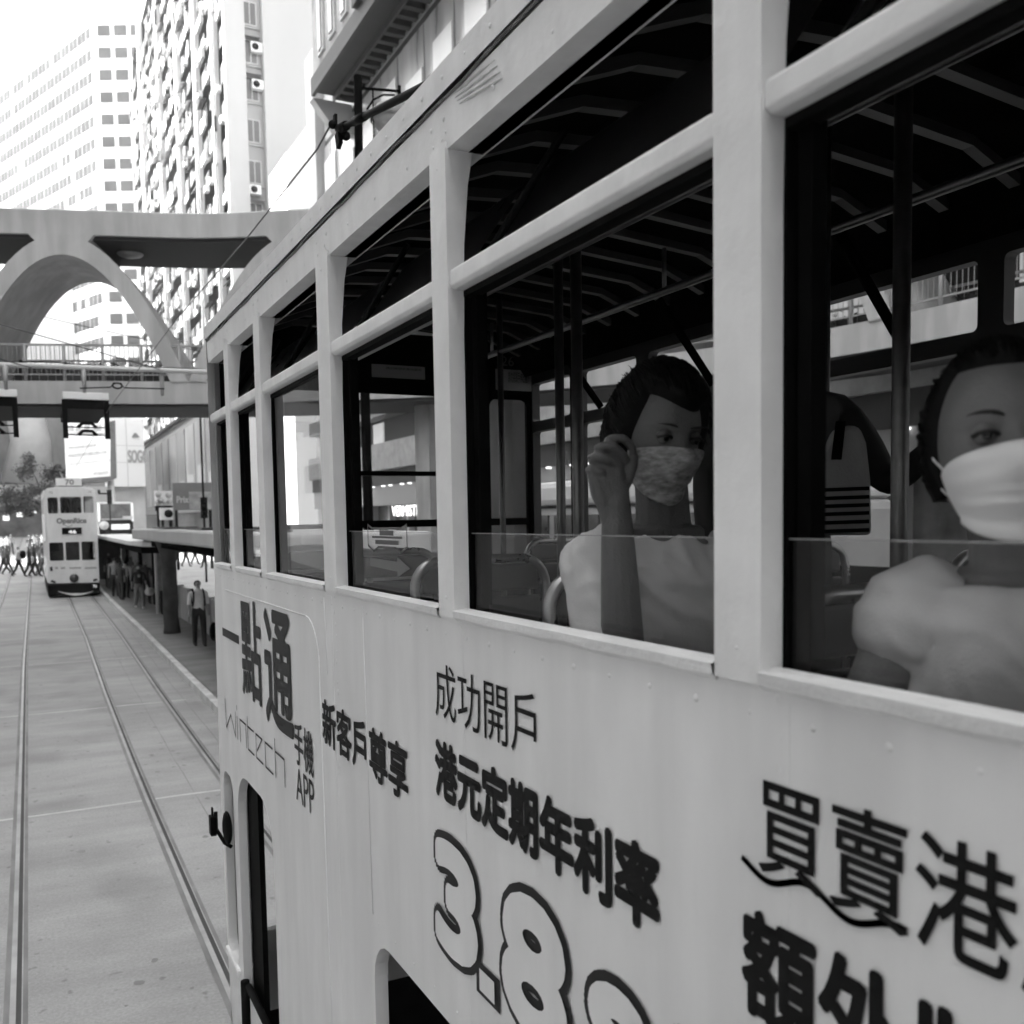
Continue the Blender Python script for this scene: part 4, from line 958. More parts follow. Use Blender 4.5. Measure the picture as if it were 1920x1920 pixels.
MB().box(3.9, 3.97, 34.96, 35.14, .15, 2.45).build('panel_frame', mat('panel_frame_pale', .5, .4, namt=.05), sh2)
bn = MB().box(4.02, 4.38, 34.5, 34.9, .15, .95); o = bn.build('litter_bin', M_dark, None, .02); tag(o, 'dark litter bin under the shelter in front of the grey advert panel', 'bin')
bar = thing('platform_barrier', 'low pale panelled barrier wall along the far side of the tram platform', 'barrier', (4.45, 25, .15))
MB().box(4.42, 4.52, 9, 33.5, .15, 1.2).build('barrier_panel', M_concrete, bar)
for y in np.arange(9, 33.6, 2.0): MB().box(4.38, 4.56, y, y+.12, .15, 1.24).build('barrier_post', M_concrete, bar)
# advertising boards past the shelter
def board(name, lab, Y, x0, y0, x1, y1, m, extra=None):
    a, b = atY(x0, y1, Y), atY(x1, y0, Y); t = thing(name, lab, 'signboard', (a.x, Y, ground(Y)))
    f = MB().box(a.x, b.x, Y, Y+.2, a.z, b.z).build('board_face', m, t)
    MB().box(a.x+.1, a.x+.25, Y+.05, Y+.18, ground(Y), a.z).box(b.x-.25, b.x-.1, Y+.05, Y+.18, ground(Y), a.z).build('board_leg', M_dark, t)
    return t, f, a, b
t, f, a, b = board('advert_board', 'mid-grey advertising board with pale lettering next to the near tram', 60, 325, 905, 398, 957, mat('board_grey', .17, .5, nscale=.8, namt=.15))
text_mb('Prix', atY(331, 940, 60).x, atY(354, 940, 60).x, atY(331, 943, 60).z, atY(331, 930, 60).z, lambda u, v: Vector((u, 59.96, v)), .015).build('lettering', mat('board_lettering', .5, .5, namt=0), t)
p = atY(355, 955, 60); q = atY(396, 922, 60); MB().box(p.x, q.x, 59.93, 59.97, p.z, q.z).build('picture_panel', mat('picture_mottle', .33, .5, nscale=1.8, namt=.5), f)
t, f, a, b = board('dotted_board', 'white board with dark round dots between the shelter roof and poster wall', 66, 291, 920, 324, 948, mat('board_pale', .66))
for (x, y) in ((297, 927), (316, 928), (301, 939), (310, 941), (318, 940), (296, 943)):
    c_ = atY(x, y, 65.97); MB().tube([c_, c_+Vector((0, -.03, 0))], .2, 12).build('dot', mat('faint_print', .42), f)
MB().box(a.x, b.x, 65.9, 66.1, a.z-.35, a.z-.02).build('board_base', M_black, t)
t, f, a, b = board('round_sign_board', 'small white board with dark half disc below the dotted board', 64, 300, 952, 324, 975, mat('board_pale', .66))
c_ = atY(316, 963, 63.97); MB().tube([c_, c_+Vector((0, -.03, 0))], .26, 14).build('dot', M_black, f)
# traffic signals
def signal(px, py, Y, lab, armed=False):
    p = atY(px, py, Y); t = thing('traffic_signal', lab, 'traffic light', (p.x, Y, ground(Y)), 'traffic signals past the shelter')
    MB().tube([(p.x, Y, ground(Y)), (p.x, Y, p.z+(.2 if armed else 6.0))], .055, 8).build('post', M_black, t)
    h = MB().box(p.x-.17, p.x+.17, Y-.2, Y-.02, p.z-.55, p.z+.55).build('signal_head', M_black, t, .02)
    for k in (-1, 0, 1): MB().tube([(p.x, Y-.2, p.z+k*.33), (p.x, Y-.30, p.z+k*.33)], .13, 12).build('lens_hood', M_dark, h)
    return t, p
signal(382, 952, 52, 'dark traffic signal on a tall thin pole beside the near tram edge')
t, p = signal(205, 932, 78, 'grey traffic signal with side arm just right of the oncoming tram', True)
MB().box(p.x-.75, p.x-.17, 77.9, 78.0, p.z+.2, p.z+.32).box(p.x-.8, p.x-.62, 77.9, 78.0, p.z+.25, p.z+.55).build('side_arm', M_dark, t)

# ------------------------------------------------------------------ oncoming tram, fleet number 70
YO = 47.
ot = thing('double_decker_tram', 'pale double-decker tram with number 70 on its roof coming up the street beyond the bridge', 'tram', (1.83, YO+4, ground(YO)))
G7 = lambda x, y, dy=0.: atY(x, y, YO-dy)
def pxr(x0, y0, x1, y1, r=0.06):
    a, b = G7(x0, y1), G7(x1, y0); return rrect(a.x, b.x, a.z, b.z, r, 4)
fo = [G7(92, 1094), G7(186, 1092), G7(183, 1000), G7(178, 922), G7(175, 917), G7(160, 914.5), G7(100, 915.5), G7(87, 918), G7(84, 924), G7(88, 1000)]
xl, xr_ = fo[8].x, fo[2].x-.02
holes = [pxr(93.5, 1017, 118.5, 1052), pxr(124, 1016, 148.5, 1051), pxr(154, 1015, 177.5, 1050.5), pxr(90, 932.5, 108, 963), pxr(113.5, 931.5, 152, 962.5), pxr(157, 930.5, 174.5, 961.5)]
ff = lambda u, v, w=0: Vector((u, YO+.03+w, v))
for h_o in holes:
    us = [p[0] for p in h_o]; zs7 = [p[1] for p in h_o]; MB().box(min(us), max(us), YO+.035, YO+.04, min(zs7), max(zs7)).build('window_pane', M_glass, ot)
polyface([[(p.x, p.z) for p in fo]]+holes, ff, .06).build('front', M_paint, ot)
zt7 = fo[5].z; L7 = 8.6
def side7(x, nm):
    zz = lambda z: z
    hs = [rrect(YO+.5+k*1.6, YO+1.85+k*1.6, G7(100, 1050).z, G7(100, 1017).z, .06) for k in range(5)]+[rrect(YO+.5+k*1.6, YO+1.85+k*1.6, G7(100, 963).z, G7(100, 932).z, .06) for k in range(5)]
    polyface([[(YO+.07, G7(92, 1093).z), (YO+L7, G7(92, 1093).z), (YO+L7, zt7-.1), (YO+.07, zt7-.1)]]+hs, lambda u, v, w=0: Vector((x+w, u, v)), .05).build(nm, M_paint, ot)
side7(fo[0].x-.02, 'side_panel'); side7(fo[1].x-.0, 'side_panel')
MB().box(fo[0].x, fo[1].x, YO+L7-.05, YO+L7, .3, zt7-.1).build('rear', mat('tram_rear_dark', .2, .5, namt=.1), ot)
m = MB(); pr = [(xl, zt7-.12), (xl+.1, zt7-.02), (xl+.5, zt7+.05), (xr_-.5, zt7+.05), (xr_-.1, zt7-.02), (xr_, zt7-.12)]
m.prism([Vector((x, YO+.06, z)) for x, z in pr], (0, L7, 0)); m.build('roof', M_trim, ot)
MB().box(xl+.06, xr_-.06, YO+.1, YO+L7-.1, G7(100, 968).z-.1, G7(100, 968).z).box(xl+.06, xr_-.06, YO+.1, YO+L7-.1, .5, .6).build('floor', M_dark, ot)
MB().box(xl+.1, xr_-.1, YO+1.6, YO+1.65, .6, G7(100, 1000).z).build('cab_partition', M_dark, ot)
a, b = G7(91, 1122), G7(187, 1093)
MB().box(a.x, b.x, YO-.02, YO+L7, max(.12, a.z), b.z).build('skirt', M_black, ot, .03)
sm = [G7(109+66*t/12, 1108.5+6*(1-((t-6)/6)**2)-.0*t, .06) for t in range(13)]
m = MB(); m.strip([p+Vector((0, 0, .055*(1-abs(i-6)/7))) for i, p in enumerate(sm)], [p-Vector((0, 0, .055*(1-abs(i-6)/7))) for i, p in enumerate(sm)]); m.build('bumper_stripe', mat('white_enamel', .85), ot)
c_ = G7(139, 1084); MB().tube([c_, c_+Vector((0, -.08, 0))], .19, 20).build('headlamp', mat('headlamp_dark', .06, .15, namt=0), ot)
a, b = G7(116.5, 1002), G7(153, 989); dbx = MB().box(a.x, b.x, YO-.03, YO+.01, a.z, b.z).build('destination_box', M_black, ot)
tl = lambda u, v: Vector((u, YO-.035, v))
def t7(body, x0, y0, x1, y1, m, bold=0, fn=None, par=None):
    a, b = G7(x0, y1), G7(x1, y0); text_mb(body, a.x, b.x, a.z, b.z, fn or (lambda u, v: Vector((u, YO-.004, v))), bold).build('lettering', m, par or ot, fixn=False)
t7('46', 128, 993.5, 143, 1000.5, mat('lit_number', .8, .4, emit=.06, namt=0), .01, tl, dbx)
mg = mat('tram_lettering_grey', .22, .5, namt=0)
t7('OpenRice', 106, 970.5, 162, 985, mg, .02); t7('70', 92, 921.5, 98, 926, mg); t7('70', 165, 920, 171.5, 924.5, mg); t7('70', 174.5, 1096, 181, 1102, mat('lit_number', .9), 0, lambda u, v: Vector((u, YO-.024, v)))
sm = [G7(121+15*t/8, 983+4*(1-((t-4)/4)**2), .004) for t in range(9)]; m = MB(); m.strip(sm, [p-Vector((0, 0, .03)) for p in sm]); m.build('smile_mark', mg, ot)
m = MB()
for (x0, x1) in ((103, 109), (114, 122), (130, 152), (159, 181)):
    p, q = G7(x0, 1067), G7(x1, 1063); m.box(p.x, q.x, YO-.006, YO-.002, p.z, q.z)
m.build('small_print', mat('print_grey', .38, .6, nscale=14, namt=.5), ot)
for (x, y) in ((96, 1065), (96.5, 1069), (98, 1090), (102, 1091.5), (177, 1088), (180, 1087)): p = G7(x, y); MB().box(p.x-.05, p.x+.05, YO-.03, YO, p.z-.04, p.z+.05).build('marker', M_black, ot)
a, b = G7(105, 911.5), G7(153, 896.5)
rs = MB().box(a.x, b.x, YO+.1, YO+.22, a.z+.02, b.z).build('number_board', mat('white_enamel', .85), ot, .01)
text_mb('70', G7(122, 908).x, G7(139, 908).x, G7(120, 909).z, G7(120, 898.5).z, lambda u, v: Vector((u, YO+.095, v)), .012).build('lettering', mat('board_number_grey', .25, .5, namt=0), rs, fixn=False)
MB().box(a.x+.1, b.x, YO+.12, YO+.5, zt7+.03, a.z+.02).build('board_stand', M_dark, ot)
p = G7(118, 893); MB().tube([(p.x+.3, YO+4, zt7+.1), (p.x-.05, YO+2.0, p.z+.28)], .035, 8).build('trolley_pole', M_mgrey, ot)

# bus and far dark tram
bY = 83.
a, b = atY(187, 1042, bY), atY(249, 941, bY); gz = ground(bY)
bus = thing('double_decker_bus', 'double-decker bus with a wide dark windscreen behind the shelter right of the oncoming tram', 'bus', ((a.x+b.x)/2, bY, gz))
zb = lambda y: atY(215, y, bY).z
MB().box(a.x, b.x, bY, bY+10, gz+.3, b.z).build('body', mat('bus_grey', .30, .4, namt=.08), bus, .12)
MB().box(a.x+.22, b.x-.22, bY-.04, bY+.02, zb(972), zb(945)).build('upper_windscreen', mat('bus_glass', .08, .08, nscale=1, namt=.7), bus, .03)
for x in (a.x, b.x-.16): MB().box(x, x+.16, bY-.06, bY+.02, zb(978), b.z-.1).build('pillar_trim', mat('bus_white', .75, .4, namt=.05), bus)
MB().box(a.x+.05, b.x-.05, bY-.05, bY+.02, zb(1002), zb(975)).build('blind_surround', M_black, bus)
d_ = MB().box(atY(207, 990, bY).x, atY(243, 990, bY).x, bY-.08, bY-.05, zb(993), zb(983)).build('destination_blind', mat('lit_blind', .4, .4, emit=.08, namt=.4, nscale=5), bus)
c_ = atY(195, 985, bY-.06); MB().tube([c_, c_+Vector((0, -.04, 0))], .36, 18).build('round_badge', mat('badge_pale', .35, .4, namt=.2), bus)
MB().box(atY(187, 1, bY).x, atY(206, 1, bY).x, bY-.07, bY-.05, zb(974), zb(968)).build('route_card', mat('badge_pale', .35), bus)
MB().box(a.x+.1, b.x-.1, bY-.04, bY+.02, gz+.9, zb(1003)).build('lower_windscreen', mat('bus_glass', .08), bus)
for x in (a.x+.15, b.x-.4):
    for y in (bY+2, bY+8): MB().tube([(x, y, gz+.45), (x+.25, y, gz+.45)], .45, 18).build('wheel', M_black, bus)
fY = 168.; gz = ground(fY)
a, b = atY(24, 1006, fY), atY(51, 945, fY)
ft = thing('double_decker_tram', 'small dark double-decker tram far away at the left edge beyond the crossing', 'tram', ((a.x+b.x)/2, fY, gz))
MB().box(a.x, b.x, fY, fY+8.5, gz+.25, b.z).build('body', mat('far_tram_dark', .045, .5, namt=.3), ft, .08)
zf = lambda y: atY(37, y, fY).z
for (y0, y1) in ((961, 951), (986, 976)):
    for k in range(3): MB().box(a.x+.12+k*(b.x-a.x-.2)/3, a.x+.05+(k+.85)*(b.x-a.x-.2)/3, fY-.04, fY, zf(y0), zf(y1)).build('window', mat('far_tram_window', .12, .2, nscale=2, namt=.8), ft)
MB().box(a.x+.5, b.x-.5, fY-.05, fY, zf(967), zf(964)).build('destination_box', mat('lit_blind', .6), ft)
MB().box(a.x+.1, b.x-.1, fY+.1, fY+8, b.z, b.z+.12).build('roof', M_black, ft)
MB().box(a.x+.2, b.x-.2, fY-.02, fY+8, gz+.02, gz+.26).build('skirt', M_black, ft)

# ================================================================== PEOPLE
M_skin = mat('skin', .15, .5, nscale=8, namt=.12, bump=.25, bscale=260)
def skin_mesh(J, E, sub=2):
    """one continuous surface grown round a skeleton; J: name -> (pos, radius or (rx,ry)); E: list of (a,b)"""
    names = list(J); me = bpy.data.meshes.new('tmp'); me.from_pydata([J[n][0] for n in names], [(names.index(a), names.index(b)) for a, b in E], [])
    o = bpy.data.objects.new('tmp', me); C.objects.link(o); o.modifiers.new('s', 'SKIN')
    for i, n in enumerate(names):
        r = J[n][1]; r = r if hasattr(r, '__len__') else (r, r)
        me.skin_vertices[0].data[i].radius = r; me.skin_vertices[0].data[i].use_root = (i == 0)
    sm = o.modifiers.new('u', 'SUBSURF'); sm.levels = sub; sm.render_levels = sub
    dg = bpy.context.evaluated_depsgraph_get(); out = bpy.data.meshes.new_from_object(o.evaluated_get(dg))
    bpy.data.objects.remove(o); bpy.data.meshes.remove(me)
    v = [w_.co.copy() for w_ in out.vertices]; f = [tuple(p.vertices) for p in out.polygons]; bpy.data.meshes.remove(out)
    return v, f
def person(lab, loc, yaw, h=1.68, shirt=.5, trous=.03, hair=.015, shoes=.05, walk=0., arms=(-.15, .15), bend=(0.1, .1), sleeves=True, sit=False, group=None, skirt=False, long_hair=False, shorts=False, skin=.30, lean=0.):
    k = h/1.70; sn = math.sin
    J, E = {}, []
    hz = .90
    J['pelvis'] = ((0, 0, hz+.02), (.135, .10)); J['waist'] = ((0, -.0, 1.08), (.12, .088)); J['chest'] = ((0, -.01, 1.27), (.145, .10)); J['neckb'] = ((0, 0, 1.42), (.07, .06))
    J['neck'] = ((0, -.012, 1.47), .05); J['head'] = ((0, -.03, 1.575), (.075, .088)); J['crown'] = ((0, -.02, 1.645), (.06, .07))
    E += [('pelvis', 'waist'), ('waist', 'chest'), ('chest', 'neckb'), ('neckb', 'neck'), ('neck', 'head'), ('head', 'crown')]
    for s, nm in ((-1, 'l'), (1, 'r')):
        a = arms[0 if s < 0 else 1]; b = bend[0 if s < 0 else 1]
        J['sh'+nm] = ((s*.175, 0, 1.375), .058); el = (s*.21, -sn(a)*.27, 1.375-math.cos(a)*.28); J['el'+nm] = (el, .042)
        wr = (s*.215, el[1]-sn(a+b)*.25, el[2]-math.cos(a+b)*.25); J['wr'+nm] = (wr, .03); J['ha'+nm] = ((s*.21, wr[1]-sn(a+b)*.09, wr[2]-math.cos(a+b)*.09), .036)
        E += [('chest', 'sh'+nm), ('sh'+nm, 'el'+nm), ('el'+nm, 'wr'+nm), ('wr'+nm, 'ha'+nm)]
        w_ = walk*s; J['hp'+nm] = ((s*.085, 0, hz-.05), .088)
        if sit: kn = (s*.1, -.42, hz-.03); an = (s*.1, -.42, hz-.45)
        else:
            kn = (s*.088, -sn(w_)*.41-.015, hz-.05-.41*math.cos(w_)); bk_ = max(0, -w_)*.9
            an = (s*.085, kn[1]-sn(w_-bk_)*.40, kn[2]-.40*math.cos(w_-bk_))
        J['kn'+nm] = (kn, .068); J['an'+nm] = (an, .052); J['to'+nm] = ((an[0], an[1]-.13, an[2]-.03), .036)
        E += [('pelvis', 'hp'+nm), ('hp'+nm, 'kn'+nm), ('kn'+nm, 'an'+nm), ('an'+nm, 'to'+nm)]
    v, f = skin_mesh(J, E, 1)
    zmin = min(p.z for p in v)
    segs = [(Vector(J[a][0]), Vector(J[b][0]), a, b) for a, b in E]
    def kind(c):
        best, bd = None, 9
        for p, q, a, b in segs:
            d_ = q-p; t = max(0, min(1, (c-p).dot(d_)/max(1e-9, d_.length_squared))); r = J[a][1]; r = r[0] if hasattr(r, '__len__') else r
            dd = (c-p-d_*t).length-r*.7
            if dd < bd: bd = dd; best = (a, b, t)
        a, b, t = best
        if b in ('head', 'crown') or a == 'head':
            if c.z > 1.635 or (c.y > -.02 and c.z > (1.38 if long_hair else 1.53)): return 3
            return 0
        if b in ('neck',): return 0 if c.y < .03 or not long_hair else 3
        if b in ('toL', 'tol', 'tor'): return 4
        if a[:2] == 'hp' or a[:2] == 'kn' or (a == 'pelvis' and b[:2] == 'hp'):
            if shorts and a[:2] == 'kn' and t > .05: return 0
            return 2
        if a[:2] == 'el' or a[:2] == 'wr': return 0 if sleeves else 1
        if a == 'pelvis' and t < .25: return 2
        return 1
    me = bpy.data.meshes.new('person'); me.from_pydata([((p.x)*k*1.13, p.y*k*1.1-lean*(p.z-.9)*k*(p.z > .9), (p.z-zmin)*k) for p in v], [], f)
    for nm, val in (('skin_%.2f' % skin, skin), ('cloth_%.2f' % shirt, shirt), ('cloth_%.2f' % trous, trous), ('hair_%.3f' % hair, hair), ('shoe_%.2f' % shoes, shoes)):
        me.materials.append(mat(nm, val, .7, namt=.18, nscale=5, bump=.2, bscale=25))
    for p in me.polygons:
        c = Vector((0, 0, 0))
        for i in p.vertices: c += v[i]
        p.material_index = kind(c/len(p.vertices)); p.use_smooth = True
    o = bpy.data.objects.new('person', me); C.objects.link(o); o.location = loc; o.rotation_euler = (0, 0, yaw)
    return tag(o, lab, 'person', group), k, J, zmin
def child_at(o, mb, name, m):      # a part given in the person's own coordinates
    c = mb.build(name, m); c.parent = o; return c
CR = 'people crossing far down the street'
# man with the rucksack
man, k, J, z0 = person('man in pale polo shirt and black trousers with rucksack straps walking on the platform', (3.80, 25.1, .15), 0.05, 1.70, .85, .012, .012, .02, .10, (.05, -.02), (.12, .1))
m = MB()
for s in (-1, 1): m.tube([(s*.125, .10, 1.30), (s*.13, .03, 1.455), (s*.125, -.10, 1.38), (s*.135, -.135, 1.2), (s*.15, -.08, 1.05), (s*.12, .08, 1.0)], .022, 6)
child_at(man, m, 'rucksack_strap', M_black); child_at(man, MB().ball((0, .16, 1.2), (.15, .09, .22), 14, 8), 'rucksack', M_black)
child_at(man, MB().ball((0, .02, 1.585), (.090, .098, .098), 14, 8, half=True).ball((0, .03, 1.57), (.085, .08, .07), 14, 8), 'hair', M_black); child_at(man, MB().ball((0, -.075, 1.525), (.052, .05, .042), 12, 8), 'face_mask', mat('mask_blue_grey', .45, .7, namt=.05))
b_ = MB().ball((4.22, 25.5, .45), (.11, .12, .25), 12, 8); o = b_.build('carrier_bag', M_black); tag(o, 'dark carrier bag hanging at the rucksack man, by the platform barrier', 'bag')
# woman with a plastic bag
wm, k, J, z0 = person('woman in black printed top and grey cropped trousers carrying a white plastic bag', (3.60, 37.6, .15), .1, 1.63, .012, .22, .012, .6, .22, (-.1, .25), (.1, .25), long_hair=False)
child_at(wm, MB().ball((0, -.11, 1.22), (.05, .02, .06), 10, 6), 'shirt_print', mat('print_pale', .4, .6, namt=.2)); child_at(wm, MB().ball((0, -.075, 1.525), (.05, .05, .04), 12, 8), 'face_mask', mat('mask_blue_grey', .45))
bg_ = MB().ball((3.93, 37.3, .78), (.17, .13, .15), 12, 8); bg_.tube([(3.88, 37.35, .88), (3.86, 37.4, 1.02)], [.05, .02], 6); o = bg_.build('plastic_bag', mat('plastic_white', .7, .35, namt=.1)); tag(o, 'white plastic bag hanging from the hand of the woman in black', 'bag')
# waiting passengers
QG = 'passengers queueing under the tram shelter'
for (lab, x, y, yaw, sh, tr, hh, lh) in (('person in grey T-shirt and dark trousers seen from behind, waiting nearest the oncoming tram', 3.30, 44.4, 3.0, .26, .02, 1.72, False),
        ('person in white blouse with long dark hair waiting under the shelter', 3.62, 43.2, 2.8, .42, .015, 1.62, True),
        ('tall person in grey check shirt standing just behind the woman in black', 3.95, 41.6, .6, .16, .10, 1.74, False),
        ('person in dark clothes half hidden deep under the shelter', 4.15, 46.5, 2.0, .05, .02, 1.68, False),
        ('short person in dark top right behind the white-bloused passenger in the queue', 3.35, 42.2, 2.4, .04, .03, 1.6, False),
        ('person in charcoal shirt between the check-shirted passenger and the advert panel', 4.05, 39.6, .3, .07, .02, 1.7, False),
        ('person in dark jacket farthest up the shelter queue', 3.4, 49.5, 1.0, .05, .02, 1.72, False),
        ('person in black jacket at the back of the shelter queue', 3.75, 47.6, 1.2, .03, .03, 1.7, False)):
    person(lab, (x, y, .15+ground(y)), yaw, hh, sh, tr, walk=.06, group=QG, long_hair=lh)
# crossing, left
for (lab, px, py, Yc, yaw, sh, tr, hh, wk) in (('person in white top and black trousers with dark bag striding on the crossing', 36, 1080, 59.5, 1.4, .6, .012, 1.75, .30),
        ('person in dark coat walking left, first of the dark pair left of the tram', 56, 1080, 59.6, 1.5, .018, .015, 1.72, .24),
        ('taller person in black, second of the dark pair left of the tram', 66, 1080, 59.2, 1.6, .012, .012, 1.82, .26),
        ('person in grey shirt walking just left of the oncoming tram', 76, 1079, 60, 1.5, .20, .14, 1.62, .2),
        ('person in dark clothes partly hidden by the oncoming tram', 84, 1079, 60.4, -1.5, .06, .05, 1.7, .3),
        ('person in mid-grey top at the very left edge of the photo', 8, 1076, 61.5, -1.5, .16, .03, 1.7, .3),
        ('dark-clothed person just right of the left photo edge', 16, 1078, 61, 1.4, .05, .02, 1.55, .3)):
    p = atY(px, py, Yc); person(lab, (p.x, Yc, ground(Yc)), yaw, hh, sh, tr, walk=wk, group=CR)
p = atY(43, 1040, 59.3); o = MB().ball((p.x, 59.3, p.z), (.16, .2, .24), 12, 8).build('shoulder_bag', M_black); tag(o, 'dark bag on the shoulder of the striding white-topped person', 'bag')
rng = random.Random(8)
for i, (px, sh) in enumerate(((3, .5), (12, .6), (55, .04), (62, .55), (70, .1), (78, .6), (20, .3))):
    Yc = 78+i*1.3; p = atY(px, 1010, Yc)
    person(('person in %s top waiting at the far kerb, %s') % ({.5: 'pale', .6: 'white', .04: 'black', .55: 'light grey', .1: 'dark grey', .3: 'mid-grey'}[sh], ('at the left photo edge', 'left of the dark far tram', 'right of the dark far tram', 'between the two far trams', 'under the tree', 'against the oncoming tram', 'in front of the dark far tram')[i]), (p.x, Yc, ground(Yc)), rng.uniform(-.6, .6), 1.68, sh, .03, walk=.1, group=CR)
# crossing, right of the pillar
for (lab, px, Yc, sh, tr, yaw) in (('person in grey T-shirt crossing the bright road, first right of the pillar', 349, 62, .3, .012, 1.2),
        ('person in black crossing the bright road, middle of the three right of the pillar', 366, 63.5, .015, .015, 1.5),
        ('person in pale top crossing the bright road just left of the near tram', 383, 61, .42, .02, -1.2)):
    p = atY(px, 1060, Yc); person(lab, (p.x, Yc, ground(Yc)), yaw, 1.68, sh, tr, walk=.22, group='people crossing right of the pillar')
# passengers in the oncoming tram
for (px, lab) in ((99, 'dark silhouette of a passenger in the left upper window of tram 70'), (123, 'dark passenger silhouette at left of the middle upper window of tram 70'), (147, 'dark passenger silhouette at right of the middle upper window of tram 70')):
    p = atY(px, 985, YO+.9); person(lab, (p.x, YO+.95, G7(100, 968).z-.05), 0, 1.45, .03, .02, sit=True, skin=.12, group='passengers on tram 70')

# ------------------------------------------------------------------ passengers at the near windows (close up)
def head_mb(R=(.073, .094, .112), n=56, m=44):
    """head in its own frame: face towards -Y, z up, origin between the ears"""
    mb = MB(); vs_ = []
    for j in range(m+1):
        ph = math.pi*j/m
        for i in range(n):
            th = 2*math.pi*i/n; vs_.append(head_pt(th, ph, R))
    fs = [(j*n+i, (j+1)*n+i, (j+1)*n+(i+1) % n, j*n+(i+1) % n) for j in range(m) for i in range(n)]
    return mb.add(vs_, fs, 0, True)
def gs(a, b, s): return math.exp(-((a-b)/s)**2)
def head_pt(th, ph, R=(.073, .094, .112), inflate=0.):
    d = Vector((math.sin(ph)*math.sin(th), -math.sin(ph)*math.cos(th), math.cos(ph)))   # th = 0 looks forward (-Y)
    p = Vector((d.x*R[0], d.y*R[1], d.z*R[2]))
    t = max(0, -d.z); p.x *= 1-.30*t*t; p.y -= .012*t*t*(1 if d.y < 0 else -.8)
    if d.y > 0: p.z *= 1+.0*d.y; p.y *= 1.02
    if d.y < 0:
        fx, fz = p.x, p.z
        nose = gs(fx, 0, .013)*(.020*gs(fz, -.028, .016)+.012*gs(fz, -.010, .016)+.005*gs(fz, .008, .014))
        eye = -.011*(gs(fx, .032, .017)+gs(fx, -.032, .017))*gs(fz, .010, .013)
        brow = .005*(gs(fx, .030, .022)+gs(fx, -.030, .022))*gs(fz, .028, .010)
        cheek = .005*(gs(fx, .042, .02)+gs(fx, -.042, .02))*gs(fz, -.022, .02)
        lips = .006*gs(fx, 0, .022)*(gs(fz, -.057, .006)+gs(fz, -.068, .007))-.003*gs(fx, 0, .02)*gs(fz, -.0625, .003)
        chin = .008*gs(fx, 0, .022)*gs(fz, -.092, .016)
        p.y -= nose+eye+brow+cheek+lips+chin
    return p+d*inflate
def xf(mb, Mx): mb.v = [tuple(Mx @ Vector(v)) for v in mb.v]; return mb
def merged(mbs, voxel, name, m, parent=None, smooth=3, wrinkle=0., parent_obj=None):
    """fuse closed shapes into one continuous skin"""
    a = MB()
    for b in mbs: a.add(b.v, b.f, 0, True)
    o = a.build(name, m)
    r = o.modifiers.new('r', 'REMESH'); r.mode = 'VOXEL'; r.voxel_size = voxel; r.use_smooth_shade = True
    if smooth: sm = o.modifiers.new('s', 'SMOOTH'); sm.iterations = smooth; sm.factor = .5
    dg = bpy.context.evaluated_depsgraph_get(); me = bpy.data.meshes.new_from_object(o.evaluated_get(dg))
    if wrinkle:
        co = np.zeros(len(me.vertices)*3); me.vertices.foreach_get('co', co); no = np.zeros_like(co); me.vertex_normals.foreach_get('vector', no)
        co = co.reshape(-1, 3); no = no.reshape(-1, 3)
        for i in range(len(co)):
            p = Vector(co[i]); q = Vector((p.x*22+p.z*13, p.y*22-p.z*9, p.z*10)); co[i] += no[i]*wrinkle*(1-2*abs(mnoise.noise(q)))*(.6+mnoise.noise(p*5))
        me.vertices.foreach_set('co', co.ravel())
    me.polygons.foreach_set('use_smooth', [True]*len(me.polygons))
    old = o.data; o.modifiers.clear(); o.data = me; bpy.data.meshes.remove(old); o.data.name = name
    return o
def skmb(J, E, sub=2):
    v, f = skin_mesh(J, E, sub); return MB().add(v, f, 0, True)
def chain(pts, rs, sub=2):
    J = {'p%02d' % i: (tuple(p), r) for i, (p, r) in enumerate(zip(pts, rs))}; k = list(J)
    return skmb(J, list(zip(k, k[1:])), sub)
